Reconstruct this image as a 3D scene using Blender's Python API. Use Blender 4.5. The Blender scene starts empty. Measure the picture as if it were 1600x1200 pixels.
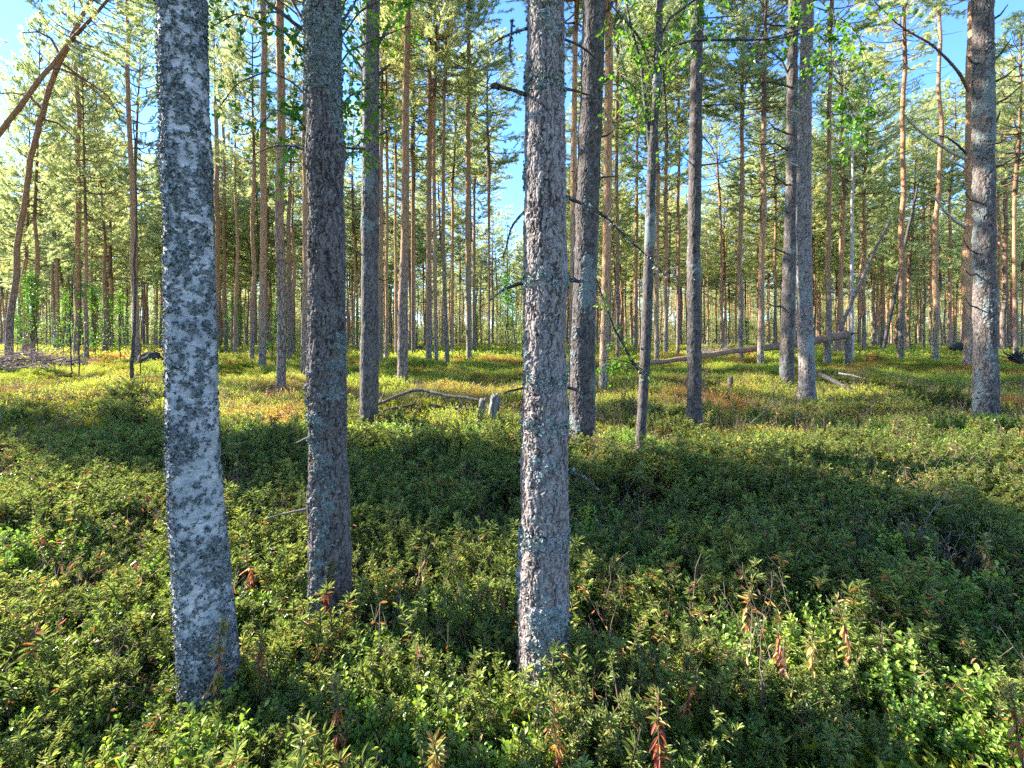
import bpy, math
import numpy as np
from mathutils import Vector, Matrix, Euler

R = math.radians
scene = bpy.context.scene
C = scene.collection
rng = np.random.default_rng(11)

# ------------------------------------------------------------------ camera
F = 700.0            # focal length in photo pixels (photo 1600 wide)
HZ = 510.0           # photo row of the horizon
CAMH = 1.6
cam_d = bpy.data.cameras.new('camera')
cam = bpy.data.objects.new('camera', cam_d)
C.objects.link(cam)
cam.location = (0, 0, CAMH)
cam.rotation_euler = (R(90), 0, 0)
cam_d.sensor_width = 36.0
cam_d.lens = 36.0 * F / 1600.0
cam_d.shift_y = -(600.0 - HZ) / 1600.0
cam_d.clip_start = 0.05
cam_d.clip_end = 2000
scene.camera = cam

# ------------------------------------------------------------------ light
SUN_EL = 29.0
SUN_BACK = 20.0      # degrees behind the picture plane, sun on the left
sdir = Vector((-math.cos(R(SUN_BACK)) * math.cos(R(SUN_EL)),
               math.sin(R(SUN_BACK)) * math.cos(R(SUN_EL)), math.sin(R(SUN_EL))))
world = bpy.data.worlds.new('World')
scene.world = world
world.use_nodes = True
wn = world.node_tree
wn.nodes.clear()
wo = wn.nodes.new('ShaderNodeOutputWorld')
bg = wn.nodes.new('ShaderNodeBackground')
sky = wn.nodes.new('ShaderNodeTexSky')
sky.sky_type = 'NISHITA'
sky.sun_disc = False
sky.sun_elevation = R(SUN_EL)
sky.sun_rotation = math.atan2(sdir.x, sdir.y)
sky.altitude = 1200
sky.air_density = 1.0
sky.dust_density = 0.0
sky.ozone_density = 2.5
bg.inputs['Strength'].default_value = 0.135
tint = wn.nodes.new('ShaderNodeMix'); tint.data_type = 'RGBA'; tint.blend_type = 'MULTIPLY'
tint.inputs[0].default_value = 1.0; tint.inputs[7].default_value = (0.53, 0.76, 1.06, 1)
wn.links.new(sky.outputs[0], tint.inputs[6]); wn.links.new(tint.outputs[2], bg.inputs[0])
wn.links.new(bg.outputs[0], wo.inputs[0])
sun_d = bpy.data.lights.new('sun', 'SUN')
sun_d.energy = 4.8
sun_d.angle = R(0.5)
sun_d.color = (1.0, 0.93, 0.80)
sun = bpy.data.objects.new('sun', sun_d)
C.objects.link(sun)
sun.rotation_euler = sdir.to_track_quat('Z', 'Y').to_euler()
sun.location = sdir * 60

scene.view_settings.view_transform = 'Standard'
scene.view_settings.look = 'None'
scene.view_settings.exposure = 2.25
scene.view_settings.gamma = 1.0
scene.render.engine = 'CYCLES'
cy = scene.cycles
cy.use_denoising = False
cy.max_bounces = 6
cy.diffuse_bounces = 4
cy.glossy_bounces = 2
cy.transmission_bounces = 4
cy.transparent_max_bounces = 4
cy.sample_clamp_indirect = 6
cy.use_adaptive_sampling = True
cy.adaptive_threshold = 0.02

# ------------------------------------------------------------------ noise helpers (numpy)
def _hash(ix, iy, iz, s=0):
    h = (ix.astype(np.int64) * 374761393 + iy.astype(np.int64) * 668265263 +
         iz.astype(np.int64) * 2147483647 + s * 1274126177) & 0xFFFFFFFF
    h = ((h ^ (h >> 13)) * 1274126177) & 0xFFFFFFFF
    h = ((h ^ (h >> 16)) * 2246822519) & 0xFFFFFFFF
    h = h ^ (h >> 15)
    return (h & 0xFFFFFF) / float(0xFFFFFF)

def vnoise(p, s=0):
    p = np.asarray(p, float)
    i = np.floor(p).astype(np.int64)
    f = p - i
    f = f * f * (3 - 2 * f)
    r = 0
    for dx in (0, 1):
        for dy in (0, 1):
            for dz in (0, 1):
                w = (f[:, 0] if dx else 1 - f[:, 0]) * (f[:, 1] if dy else 1 - f[:, 1]) * (f[:, 2] if dz else 1 - f[:, 2])
                r = r + w * _hash(i[:, 0] + dx, i[:, 1] + dy, i[:, 2] + dz, s)
    return r

def fbm(p, s=0, o=4):
    r = 0; a = 0.5; t = 0
    for k in range(o):
        r = r + a * vnoise(p * (2.03 ** k) + 17.3 * k, s + k); t += a; a *= 0.5
    return r / t

def worley(p, s=0):
    i = np.floor(p).astype(np.int64)
    f1 = np.full(len(p), 9.0); f2 = np.full(len(p), 9.0); idv = np.zeros(len(p))
    for dx in (-1, 0, 1):
        for dy in (-1, 0, 1):
            for dz in (-1, 0, 1):
                cx, cy_, cz = i[:, 0] + dx, i[:, 1] + dy, i[:, 2] + dz
                q = np.stack([cx + _hash(cx, cy_, cz, s), cy_ + _hash(cx, cy_, cz, s + 5), cz + _hash(cx, cy_, cz, s + 9)], 1)
                d = np.sqrt(((q - p) ** 2).sum(1))
                m = d < f1
                f2 = np.where(m, f1, np.minimum(f2, d))
                idv = np.where(m, _hash(cx, cy_, cz, s + 20), idv)
                f1 = np.where(m, d, f1)
    return f1, f2, idv

def sstep(a, b, x):
    t = np.clip((x - a) / (b - a), 0, 1)
    return t * t * (3 - 2 * t)

def n2(x, y, sc, s=0, o=3):
    x = np.atleast_1d(np.asarray(x, float)); y = np.atleast_1d(np.asarray(y, float))
    return fbm(np.stack([x / sc, y / sc, np.zeros_like(x) + 3.7], 1), s, o)

# ------------------------------------------------------------------ ground shape
def zbase(d):
    return np.interp(d, [0, 20, 35, 50, 100, 160], [0, 0.02, -0.3, -0.75, -2.5, -4.2])

def depth_at(py, hv=None):
    """depth whose ground (with the plants that hide trunk feet) shows at photo row py"""
    ds = np.linspace(1.0, 110, 4000)
    h = np.interp(ds, [0, 3, 6, 12, 110], [0.30, 0.26, 0.2, 0.16, 0.12]) if hv is None else hv
    rows = HZ + F * (CAMH - zbase(ds) - h) / ds
    k = np.argmin(np.abs(rows - py))
    return float(ds[k])

def wcos(px):
    """a round trunk off the axis covers a wider strip of a flat wide-angle picture"""
    return 1.0 / math.sqrt(1 + ((px - 800) / F) ** 2)

def P(px, py, d):
    return Vector(((px - 800) / F * d, d, CAMH + (HZ - py) / F * d))

MOUNDS = []   # x, y, rx, ry, h
def mound(px, py, wpx, h, ry=None):
    d = depth_at(py, 0.05)
    rx = wpx / 2 / F * d
    MOUNDS.append(((px - 800) / F * d, d, rx, ry or rx * 0.8, h))
mound(1365, 606, 150, 0.26)
mound(1300, 596, 60, 0.16)
mound(108, 598, 46, 0.2)
mound(640, 640, 90, 0.14, 0.5)
mound(60, 590, 120, 0.16)
mound(30, 570, 60, 0.2)
mound(610, 603, 70, 0.16)
mound(700, 580, 90, 0.14)
mound(220, 640, 120, 0.12)
mound(1440, 575, 90, 0.15)
mound(1100, 600, 110, 0.12)
def gz(x, y):
    x = np.atleast_1d(np.asarray(x, float)); y = np.atleast_1d(np.asarray(y, float))
    z = zbase(np.abs(y)) + (n2(x, y, 2.8, 3) - 0.5) * 0.5 * np.interp(np.hypot(x, y), [0, 3, 9], [0.2, 0.5, 1.0])
    z = z + (n2(x, y, 0.9, 8, 2) - 0.5) * 0.14
    for mx, my, rx, ry, h in MOUNDS:
        z = z + h * np.exp(-(((x - mx) / rx) ** 2 + ((y - my) / ry) ** 2) * 1.6)
    return z
def gz1(x, y):
    return float(gz(x, y)[0])

# ------------------------------------------------------------------ mesh building
class MB:
    def __init__(s):
        s.v = []; s.q = []; s.t = []; s.n = 0; s.at = {}; s.qm = []; s.tm = []
    def add(s, v, quads=None, tris=None, mat=0, **attrs):
        v = np.asarray(v, np.float32).reshape(-1, 3)
        if quads is not None and len(quads):
            s.q.append(np.asarray(quads, np.int64) + s.n); s.qm.append(np.full(len(quads), mat))
        if tris is not None and len(tris):
            s.t.append(np.asarray(tris, np.int64) + s.n); s.tm.append(np.full(len(tris), mat))
        for k in set(list(s.at) + list(attrs)):
            a = s.at.setdefault(k, [])
            have = sum(len(x) for x in a)
            if have < s.n: a.append(np.zeros(s.n - have, np.float32))
            val = attrs.get(k, 0.0)
            a.append(np.broadcast_to(np.asarray(val, np.float32), (len(v),)).copy())
        s.v.append(v); s.n += len(v)
    def mesh(s, name, mats, smooth=True):
        m = bpy.data.meshes.new(name)
        v = np.concatenate(s.v)
        q = np.concatenate(s.q) if s.q else np.zeros((0, 4), np.int64)
        t = np.concatenate(s.t) if s.t else np.zeros((0, 3), np.int64)
        m.vertices.add(len(v)); m.vertices.foreach_set('co', v.ravel())
        nl = len(q) * 4 + len(t) * 3
        m.loops.add(nl)
        m.loops.foreach_set('vertex_index', np.concatenate([q.ravel(), t.ravel()]).astype(np.int32))
        m.polygons.add(len(q) + len(t))
        st = np.concatenate([np.arange(len(q)) * 4, len(q) * 4 + np.arange(len(t)) * 3]).astype(np.int32)
        m.polygons.foreach_set('loop_start', st)
        mi = np.concatenate((s.qm + s.tm)) if (s.qm or s.tm) else np.zeros(0)
        m.polygons.foreach_set('material_index', mi.astype(np.int32))
        m.polygons.foreach_set('use_smooth', np.full(len(st), smooth))
        for k, a in s.at.items():
            at = m.attributes.new(k, 'FLOAT', 'POINT')
            at.data.foreach_set('value', np.concatenate(a).astype(np.float32))
        for mm in (mats if isinstance(mats, (list, tuple)) else [mats]):
            m.materials.append(mm)
        m.update(calc_edges=True)
        m.validate()
        return m

def link(name, data, parent=None, loc=None, label=None, cat=None, group=None, kind=None):
    o = bpy.data.objects.new(name, data)
    C.objects.link(o)
    if parent is not None: o.parent = parent
    if loc is not None: o.location = loc
    if label: o['label'] = label
    if cat: o['category'] = cat
    if group: o['group'] = group
    if kind: o['kind'] = kind
    return o

def thing(name, loc, label, cat, group=None):
    return link(name, None, None, loc, label, cat, group)

def frames(pts):
    pts = np.asarray(pts, float)
    t = np.gradient(pts, axis=0)
    t /= np.linalg.norm(t, axis=1)[:, None] + 1e-9
    up = np.array([0.0, 1.0, 0.0]) if abs(t[0][1]) < 0.8 else np.array([1.0, 0, 0])
    a = np.cross(up, t[0]); a /= np.linalg.norm(a)
    A = []
    for k in range(len(pts)):
        a = a - t[k] * (a @ t[k]); a /= np.linalg.norm(a) + 1e-9
        A.append(a)
    A = np.array(A); B = np.cross(t, A)
    return A, B, t

def resample(pts, rad, step):
    pts = np.asarray(pts, float); rad = np.asarray(rad, float)
    L = np.concatenate([[0], np.cumsum(np.linalg.norm(np.diff(pts, axis=0), axis=1))])
    n = max(3, int(L[-1] / step) + 1)
    u = np.linspace(0, L[-1], n)
    if len(pts) > 3:   # light smoothing of corners
        o = np.stack([np.interp(u, L, pts[:, k]) for k in range(3)], 1)
        w = max(1, int(0.035 * n))
        for _ in range(2):
            pad = np.pad(o, ((w, w), (0, 0)), 'reflect', reflect_type='odd')
            cs = np.cumsum(np.vstack([np.zeros((1, 3)), pad]), axis=0)
            o = (cs[2 * w + 1:] - cs[:-2 * w - 1]) / (2 * w + 1)
        pts2 = o
    else:
        pts2 = np.stack([np.interp(u, L, pts[:, k]) for k in range(3)], 1)
    return pts2, np.interp(u, L, rad)

def tube(mb, pts, rad, n=6, mat=0, cap=True, **at):
    pts = np.asarray(pts, float); rad = np.broadcast_to(np.asarray(rad, float), (len(pts),))
    A, B, t = frames(pts)
    th = np.linspace(0, 2 * math.pi, n, endpoint=False)
    v = pts[:, None, :] + rad[:, None, None] * (np.cos(th)[None, :, None] * A[:, None, :] + np.sin(th)[None, :, None] * B[:, None, :])
    m = len(pts)
    i = np.arange(m - 1)[:, None] * n; j = np.arange(n)[None, :]; j2 = (j + 1) % n
    q = np.stack([i + j, i + j2, i + n + j2, i + n + j], -1).reshape(-1, 4)
    v = v.reshape(-1, 3)
    tr = None
    if cap:
        v = np.vstack([v, pts[-1] + t[-1] * rad[-1] * 0.6])
        tr = np.stack([(m - 1) * n + np.arange(n), (m - 1) * n + (np.arange(n) + 1) % n, np.full(n, m * n)], 1)
    mb.add(v, q, tr, mat, **at)

# ------------------------------------------------------------------ materials
def new_mat(name):
    m = bpy.data.materials.new(name)
    m.use_nodes = True
    nt = m.node_tree
    nt.nodes.clear()
    return m, nt

class N:
    def __init__(s, nt): s.nt = nt
    def __call__(s, t, **kw):
        n = s.nt.nodes.new(t)
        for k, v in kw.items(): setattr(n, k, v)
        return n
    def l(s, a, b): s.nt.links.new(a, b)

def ramp(nd, fac, stops):
    r = nd('ShaderNodeValToRGB')
    e = r.color_ramp.elements
    while len(e) < len(stops): e.new(0.5)
    for k, (p, c) in enumerate(stops):
        e[k].position = p; e[k].color = (*c, 1)
    nd.l(fac, r.inputs[0])
    return r.outputs[0]

def noise(nd, scale, detail=4, rough=0.55, vec=None, dist=0.0):
    n = nd('ShaderNodeTexNoise')
    n.inputs['Scale'].default_value = scale
    n.inputs['Detail'].default_value = detail
    n.inputs['Roughness'].default_value = rough
    n.inputs['Distortion'].default_value = dist
    if vec is not None: nd.l(vec, n.inputs['Vector'])
    return n.outputs['Fac']

def mixc(nd, fac, a, b):
    m = nd('ShaderNodeMix', data_type='RGBA')
    if isinstance(fac, (int, float)): m.inputs[0].default_value = fac
    else: nd.l(fac, m.inputs[0])
    for k, c in ((6, a), (7, b)):
        if isinstance(c, tuple): m.inputs[k].default_value = (*c, 1)
        else: nd.l(c, m.inputs[k])
    return m.outputs[2]

def math_(nd, op, a, b=None, clamp=False):
    m = nd('ShaderNodeMath', operation=op, use_clamp=clamp)
    for k, c in ((0, a), (1, b)):
        if c is None: continue
        if isinstance(c, (int, float)): m.inputs[k].default_value = c
        else: nd.l(c, m.inputs[k])
    return m.outputs[0]

def maprange(nd, v, a, b, c=0.0, d=1.0):
    m = nd('ShaderNodeMapRange')
    nd.l(v, m.inputs[0])
    for k, x in zip((1, 2, 3, 4), (a, b, c, d)): m.inputs[k].default_value = x
    return m.outputs[0]

def attr(nd, name):
    a = nd('ShaderNodeAttribute', attribute_name=name)
    return a.outputs['Fac']

def finish(nd, col, rough=0.8, bump=None, bstr=0.5, bdist=0.01, spec=0.3):
    o = nd('ShaderNodeOutputMaterial')
    b = nd('ShaderNodeBsdfPrincipled')
    if isinstance(col, tuple): b.inputs['Base Color'].default_value = (*col, 1)
    else: nd.l(col, b.inputs['Base Color'])
    if isinstance(rough, (int, float)): b.inputs['Roughness'].default_value = rough
    else: nd.l(rough, b.inputs['Roughness'])
    b.inputs['Specular IOR Level'].default_value = spec
    if bump is not None:
        bn = nd('ShaderNodeBump')
        bn.inputs['Strength'].default_value = bstr
        bn.inputs['Distance'].default_value = bdist
        nd.l(bump, bn.inputs['Height'])
        nd.l(bn.outputs[0], b.inputs['Normal'])
    nd.l(b.outputs[0], o.inputs[0])

def leaf_mat(name, stops, trans=0.45, rough=0.45, spec=0.4, patch=None, patch_scale=0.5, tgain=1.6, red=0.0):
    """leaf: colour from per-leaf value 'lv' and instance random; thin and translucent"""
    m, nt = new_mat(name); nd = N(nt)
    oi = nd('ShaderNodeObjectInfo')
    lv = attr(nd, 'lv')
    g = nd('ShaderNodeNewGeometry')
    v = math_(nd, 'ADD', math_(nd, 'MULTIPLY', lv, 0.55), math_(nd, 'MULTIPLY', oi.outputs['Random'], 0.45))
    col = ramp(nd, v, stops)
    if patch:
        pn = noise(nd, patch_scale, 3, 0.6, g.outputs['Position'])
        pf = maprange(nd, pn, patch[0], patch[1])
        pf = math_(nd, 'MULTIPLY', pf, maprange(nd, lv, 0.0, 0.6, 0.35, 1.0))
        col = mixc(nd, pf, col, patch[2])
        pn2 = noise(nd, patch_scale * 2.3, 3, 0.6, g.outputs['Position'])
        if len(patch) > 3:
            col = mixc(nd, maprange(nd, pn2, 0.58, 0.66), col, patch[3])
    rd = attr(nd, 'rd')
    col = mixc(nd, rd, col, ramp(nd, lv, [(0.0, (0.28, 0.06, 0.04)), (0.3, (0.42, 0.17, 0.055)), (0.62, (0.50, 0.29, 0.09)), (1.0, (0.58, 0.46, 0.15))]))
    o = nd('ShaderNodeOutputMaterial')
    b = nd('ShaderNodeBsdfPrincipled')
    b.inputs['Roughness'].default_value = rough
    b.inputs['Specular IOR Level'].default_value = spec
    nd.l(col, b.inputs['Base Color'])
    t = nd('ShaderNodeBsdfTranslucent')
    hs = nd('ShaderNodeHueSaturation')
    hs.inputs['Value'].default_value = tgain
    hs.inputs['Saturation'].default_value = 1.08
    hs.inputs['Hue'].default_value = 0.49
    nd.l(col, hs.inputs['Color'])
    nd.l(hs.outputs[0], t.inputs[0])
    mx = nd('ShaderNodeMixShader')
    mx.inputs[0].default_value = trans
    nd.l(b.outputs[0], mx.inputs[1]); nd.l(t.outputs[0], mx.inputs[2])
    nd.l(mx.outputs[0], o.inputs[0])
    return m

M = {}
M['lingon'] = leaf_mat('lingonberry_leaf', [(0.0, (0.05, 0.11, 0.022)), (0.35, (0.12, 0.23, 0.04)), (0.7, (0.23, 0.37, 0.055)), (1.0, (0.38, 0.50, 0.08))], 0.38, 0.38, 0.5)
M['ledum'] = leaf_mat('labrador_tea_leaf', [(0.0, (0.09, 0.13, 0.04)), (0.4, (0.175, 0.235, 0.06)), (0.75, (0.28, 0.34, 0.08)), (1.0, (0.42, 0.43, 0.12))], 0.34, 0.42, 0.45)
M['bilberry'] = leaf_mat('bilberry_leaf', [(0.0, (0.12, 0.19, 0.03)), (0.3, (0.25, 0.35, 0.05)), (0.65, (0.41, 0.49, 0.075)), (1.0, (0.55, 0.54, 0.10))], 0.45, 0.5, 0.3,
                         patch=(0.52, 0.66, (0.46, 0.22, 0.06), (0.14, 0.19, 0.045)), patch_scale=0.35)
M['moss'] = leaf_mat('moss', [(0.0, (0.10, 0.12, 0.02)), (0.5, (0.22, 0.25, 0.035)), (1.0, (0.36, 0.36, 0.06))], 0.35, 0.7, 0.15)
M['needle'] = leaf_mat('pine_needle', [(0.0, (0.22, 0.28, 0.14)), (0.4, (0.36, 0.42, 0.19)), (0.75, (0.50, 0.53, 0.24)), (1.0, (0.60, 0.55, 0.26))], 0.56, 0.5, 0.3)
M['birch_leaf'] = leaf_mat('birch_leaf', [(0.0, (0.05, 0.12, 0.02)), (0.5, (0.09, 0.22, 0.025)), (0.9, (0.16, 0.32, 0.03)), (1.0, (0.42, 0.38, 0.03))], 0.5, 0.4, 0.4)
M['dry'] = leaf_mat('dry_leaf', [(0.0, (0.14, 0.07, 0.035)), (0.6, (0.30, 0.19, 0.11)), (1.0, (0.42, 0.32, 0.2))], 0.25, 0.7, 0.2)

def simple_bark(name, c1, c2, c3=None, sc=30.0, bs=0.5):
    m, nt = new_mat(name); nd = N(nt)
    tc = nd('ShaderNodeTexCoord')
    mp = nd('ShaderNodeMapping'); mp.inputs['Scale'].default_value = (1, 1, 0.3)
    nd.l(tc.outputs['Object'], mp.inputs[0])
    n1 = noise(nd, sc, 5, 0.65, mp.outputs[0])
    col = mixc(nd, maprange(nd, n1, 0.35, 0.65), c1, c2)
    if c3:
        n3 = noise(nd, sc * 0.5, 4, 0.7, tc.outputs['Object'])
        col = mixc(nd, maprange(nd, n3, 0.54, 0.62), col, c3)
    finish(nd, col, 0.85, n1, bs, 0.01, 0.2)
    return m
M['stem'] = simple_bark('woody_stem', (0.07, 0.045, 0.03), (0.16, 0.10, 0.06))
M['stemgreen'] = simple_bark('green_stem', (0.12, 0.14, 0.04), (0.2, 0.18, 0.07))
M['deadwood'] = simple_bark('grey_deadwood', (0.06, 0.05, 0.045), (0.20, 0.17, 0.15), (0.13, 0.15, 0.12), 22, 0.8)
M['palewood'] = simple_bark('bleached_wood', (0.35, 0.29, 0.24), (0.62, 0.56, 0.5), None, 18, 0.5)
M['darkwood'] = simple_bark('dark_dead_branch', (0.035, 0.028, 0.026), (0.09, 0.075, 0.07), (0.17, 0.2, 0.17), 60, 0.5)
M['limb'] = simple_bark('pine_limb', (0.10, 0.065, 0.045), (0.30, 0.16, 0.09), None, 12, 0.4)
M['logbark'] = simple_bark('fallen_log_bark', (0.16, 0.085, 0.055), (0.40, 0.24, 0.16), (0.24, 0.2, 0.17), 16, 0.6)
M['brush'] = simple_bark('dry_brushwood', (0.26, 0.18, 0.15), (0.52, 0.40, 0.35), None, 16, 0.6)
M['redwood'] = simple_bark('fallen_pole_bark', (0.14, 0.10, 0.085), (0.30, 0.235, 0.2), None, 16, 0.6)

def far_bark(name, zt=5.0, sc=1.0, lich=0.5):
    """trunk of a Scots pine: grey plated below, orange flaking above"""
    m, nt = new_mat(name); nd = N(nt)
    tc = nd('ShaderNodeTexCoord'); oi = nd('ShaderNodeObjectInfo')
    mp = nd('ShaderNodeMapping'); mp.inputs['Scale'].default_value = (1, 1, 0.28)
    nd.l(tc.outputs['Object'], mp.inputs[0])
    sep = nd('ShaderNodeSeparateXYZ'); nd.l(tc.outputs['Object'], sep.inputs[0])
    vo = nd('ShaderNodeTexVoronoi', feature='DISTANCE_TO_EDGE'); vo.inputs['Scale'].default_value = 18 * sc
    nd.l(mp.outputs[0], vo.inputs['Vector'])
    crack = maprange(nd, vo.outputs['Distance'], 0.0, 0.12)
    n1 = noise(nd, 26 * sc, 5, 0.65, mp.outputs[0])
    low = mixc(nd, maprange(nd, n1, 0.3, 0.7), (0.22, 0.15, 0.12), (0.50, 0.37, 0.30))
    low = mixc(nd, crack, (0.05, 0.032, 0.025), low)
    n2_ = noise(nd, 9 * sc, 4, 0.7, tc.outputs['Object'])
    lz = maprange(nd, sep.outputs['Z'], 0.2, 4.0, 0.10, -0.02)
    low = mixc(nd, maprange(nd, math_(nd, 'ADD', n2_, lz), 0.53, 0.60, 0.0, lich), low, (0.22, 0.26, 0.235))
    hi = mixc(nd, maprange(nd, n1, 0.35, 0.68), (0.34, 0.16, 0.08), (0.62, 0.37, 0.21))
    zz = math_(nd, 'ADD', sep.outputs['Z'], math_(nd, 'MULTIPLY', noise(nd, 2.2, 4, 0.7, tc.outputs['Object']), 3.0))
    zz = math_(nd, 'ADD', zz, math_(nd, 'MULTIPLY', oi.outputs['Random'], 3.0))
    col = mixc(nd, maprange(nd, zz, zt + 1.5, zt + 4.5), low, hi)
    hsv = nd('ShaderNodeHueSaturation')
    nd.l(maprange(nd, oi.outputs['Random'], 0, 1, 0.75, 1.2), hsv.inputs['Value'])
    nd.l(col, hsv.inputs['Color'])
    finish(nd, hsv.outputs[0], 0.85, math_(nd, 'ADD', crack, n1), 0.8, 0.02, 0.2)
    return m
M['pine_far'] = far_bark('pine_bark_far', 2.6, 1.0, 0.28)
M['pine_mid'] = far_bark('pine_bark_mid', 3.6, 1.4, 0.6)

def near_bark(name, val=1.0):
    """uses attributes baked with the relief: crack, lich, plate"""
    m, nt = new_mat(name); nd = N(nt)
    tc = nd('ShaderNodeTexCoord')
    n1 = noise(nd, 90, 5, 0.7, tc.outputs['Object'])
    n0 = noise(nd, 14, 4, 0.6, tc.outputs['Object'])
    base = mixc(nd, maprange(nd, n1, 0.3, 0.7), (0.105, 0.088, 0.080), (0.37, 0.31, 0.285))
    base = mixc(nd, math_(nd, 'MULTIPLY', attr(nd, 'plate'), 0.55), base, (0.44, 0.38, 0.35))
    base = mixc(nd, maprange(nd, n0, 0.5, 0.7, 0, 0.6), base, (0.18, 0.115, 0.09))
    base = mixc(nd, attr(nd, 'crack'), base, (0.045, 0.032, 0.03))
    lc = mixc(nd, maprange(nd, n1, 0.35, 0.65), (0.15, 0.17, 0.16), (0.38, 0.41, 0.395))
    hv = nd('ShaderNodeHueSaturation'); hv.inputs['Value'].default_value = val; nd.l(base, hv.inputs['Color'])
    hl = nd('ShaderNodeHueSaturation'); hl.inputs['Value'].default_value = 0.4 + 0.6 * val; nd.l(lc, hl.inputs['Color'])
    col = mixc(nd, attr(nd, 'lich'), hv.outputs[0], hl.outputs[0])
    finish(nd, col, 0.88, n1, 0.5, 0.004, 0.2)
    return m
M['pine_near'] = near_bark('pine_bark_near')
M['pine_near_dim'] = near_bark('pine_bark_dim', 0.58)  # darker scaly bark, with some trunk shade put into the colour
M['pine_near_shaded'] = near_bark('pine_bark_shaded', 0.48)  # same bark with shade painted in, for trunks out of the sun
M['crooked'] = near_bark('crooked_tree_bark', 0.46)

def birch_bark():
    m, nt = new_mat('birch_bark'); nd = N(nt)
    tc = nd('ShaderNodeTexCoord')
    mp = nd('ShaderNodeMapping'); mp.inputs['Scale'].default_value = (1, 1, 4.5)
    nd.l(tc.outputs['Object'], mp.inputs[0])
    n1 = noise(nd, 18, 5, 0.6, mp.outputs[0])
    n2_ = noise(nd, 120, 4, 0.7, tc.outputs['Object'])
    base = mixc(nd, maprange(nd, n1, 0.35, 0.62), (0.33, 0.32, 0.315), (0.64, 0.61, 0.60))
    nb = noise(nd, 5, 4, 0.6, tc.outputs['Object'])
    base = mixc(nd, maprange(nd, nb, 0.42, 0.62), base, (0.30, 0.31, 0.315))
    base = mixc(nd, maprange(nd, n1, 0.62, 0.70), base, (0.16, 0.13, 0.12))
    l1 = mixc(nd, maprange(nd, n2_, 0.40, 0.60), (0.018, 0.02, 0.022), (0.19, 0.22, 0.22))
    col = mixc(nd, attr(nd, 'lich'), base, l1)
    col = mixc(nd, attr(nd, 'crack'), col, (0.03, 0.03, 0.03))
    finish(nd, col, 0.8, n2_, 0.5, 0.004, 0.25)
    return m
M['birch'] = birch_bark()

def flake_mat(name, stops):
    m, nt = new_mat(name); nd = N(nt)
    tc = nd('ShaderNodeTexCoord')
    col = ramp(nd, attr(nd, 'lv'), stops)
    n1 = noise(nd, 150, 3, 0.6, tc.outputs['Object'])
    col = mixc(nd, maprange(nd, n1, 0.3, 0.7, 0.0, 0.4), col, (0.06, 0.07, 0.06))
    finish(nd, col, 0.9, None, 0, 0, 0.15)
    return m
M['lichen'] = flake_mat('grey_lichen', [(0.0, (0.09, 0.11, 0.10)), (0.5, (0.26, 0.31, 0.28)), (1.0, (0.48, 0.56, 0.52))])
M['lichen_dark'] = flake_mat('dark_lichen', [(0.0, (0.015, 0.018, 0.018)), (0.55, (0.075, 0.09, 0.085)), (1.0, (0.42, 0.46, 0.46))])

def ground_mat():
    m, nt = new_mat('forest_floor'); nd = N(nt)
    g = nd('ShaderNodeNewGeometry')
    pos = g.outputs['Position']
    n1 = noise(nd, 0.6, 5, 0.65, pos)
    n2_ = noise(nd, 14, 6, 0.75, pos)
    n3 = noise(nd, 2.6, 5, 0.7, pos)
    lit = mixc(nd, maprange(nd, n2_, 0.35, 0.65), (0.045, 0.03, 0.018), (0.13, 0.09, 0.05))
    mos = mixc(nd, maprange(nd, n2_, 0.3, 0.7), (0.07, 0.09, 0.018), (0.22, 0.24, 0.045))
    col = mixc(nd, maprange(nd, n3, 0.40, 0.56), lit, mos)
    rus = mixc(nd, maprange(nd, n2_, 0.3, 0.7), (0.15, 0.07, 0.03), (0.30, 0.15, 0.06))
    col = mixc(nd, maprange(nd, n1, 0.56, 0.66, 0, 0.7), col, rus)
    finish(nd, col, 0.95, n2_, 1.0, 0.06, 0.1)
    return m
M['ground'] = ground_mat()

def stone_mat():
    m, nt = new_mat('mossy_stone'); nd = N(nt)
    tc = nd('ShaderNodeTexCoord')
    g = nd('ShaderNodeNewGeometry')
    n1 = noise(nd, 6, 6, 0.7, tc.outputs['Object'])
    col = mixc(nd, maprange(nd, n1, 0.35, 0.65), (0.02, 0.022, 0.02), (0.08, 0.085, 0.075))
    sp = nd('ShaderNodeSeparateXYZ'); nd.l(g.outputs['Normal'], sp.inputs[0])
    col = mixc(nd, maprange(nd, math_(nd, 'ADD', sp.outputs['Z'], n1), 1.1, 1.5, 0, 0.6), col, (0.07, 0.10, 0.025))
    finish(nd, col, 0.9, n1, 0.8, 0.05, 0.2)
    return m
M['stone'] = stone_mat()
def stump_mat():
    m, nt = new_mat('weathered_stump'); nd = N(nt)
    tc = nd('ShaderNodeTexCoord')
    mp = nd('ShaderNodeMapping'); mp.inputs['Scale'].default_value = (1, 1, 0.12)
    nd.l(tc.outputs['Object'], mp.inputs[0])
    n1 = noise(nd, 40, 6, 0.7, mp.outputs[0])
    n2_ = noise(nd, 9, 4, 0.6, tc.outputs['Object'])
    col = mixc(nd, maprange(nd, n1, 0.35, 0.62), (0.05, 0.047, 0.045), (0.27, 0.27, 0.26))
    col = mixc(nd, maprange(nd, n2_, 0.52, 0.62, 0, 0.7), col, (0.34, 0.22, 0.13))
    finish(nd, col, 0.85, n1, 0.9, 0.01, 0.2)
    return m
M['stump'] = stump_mat()

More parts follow.
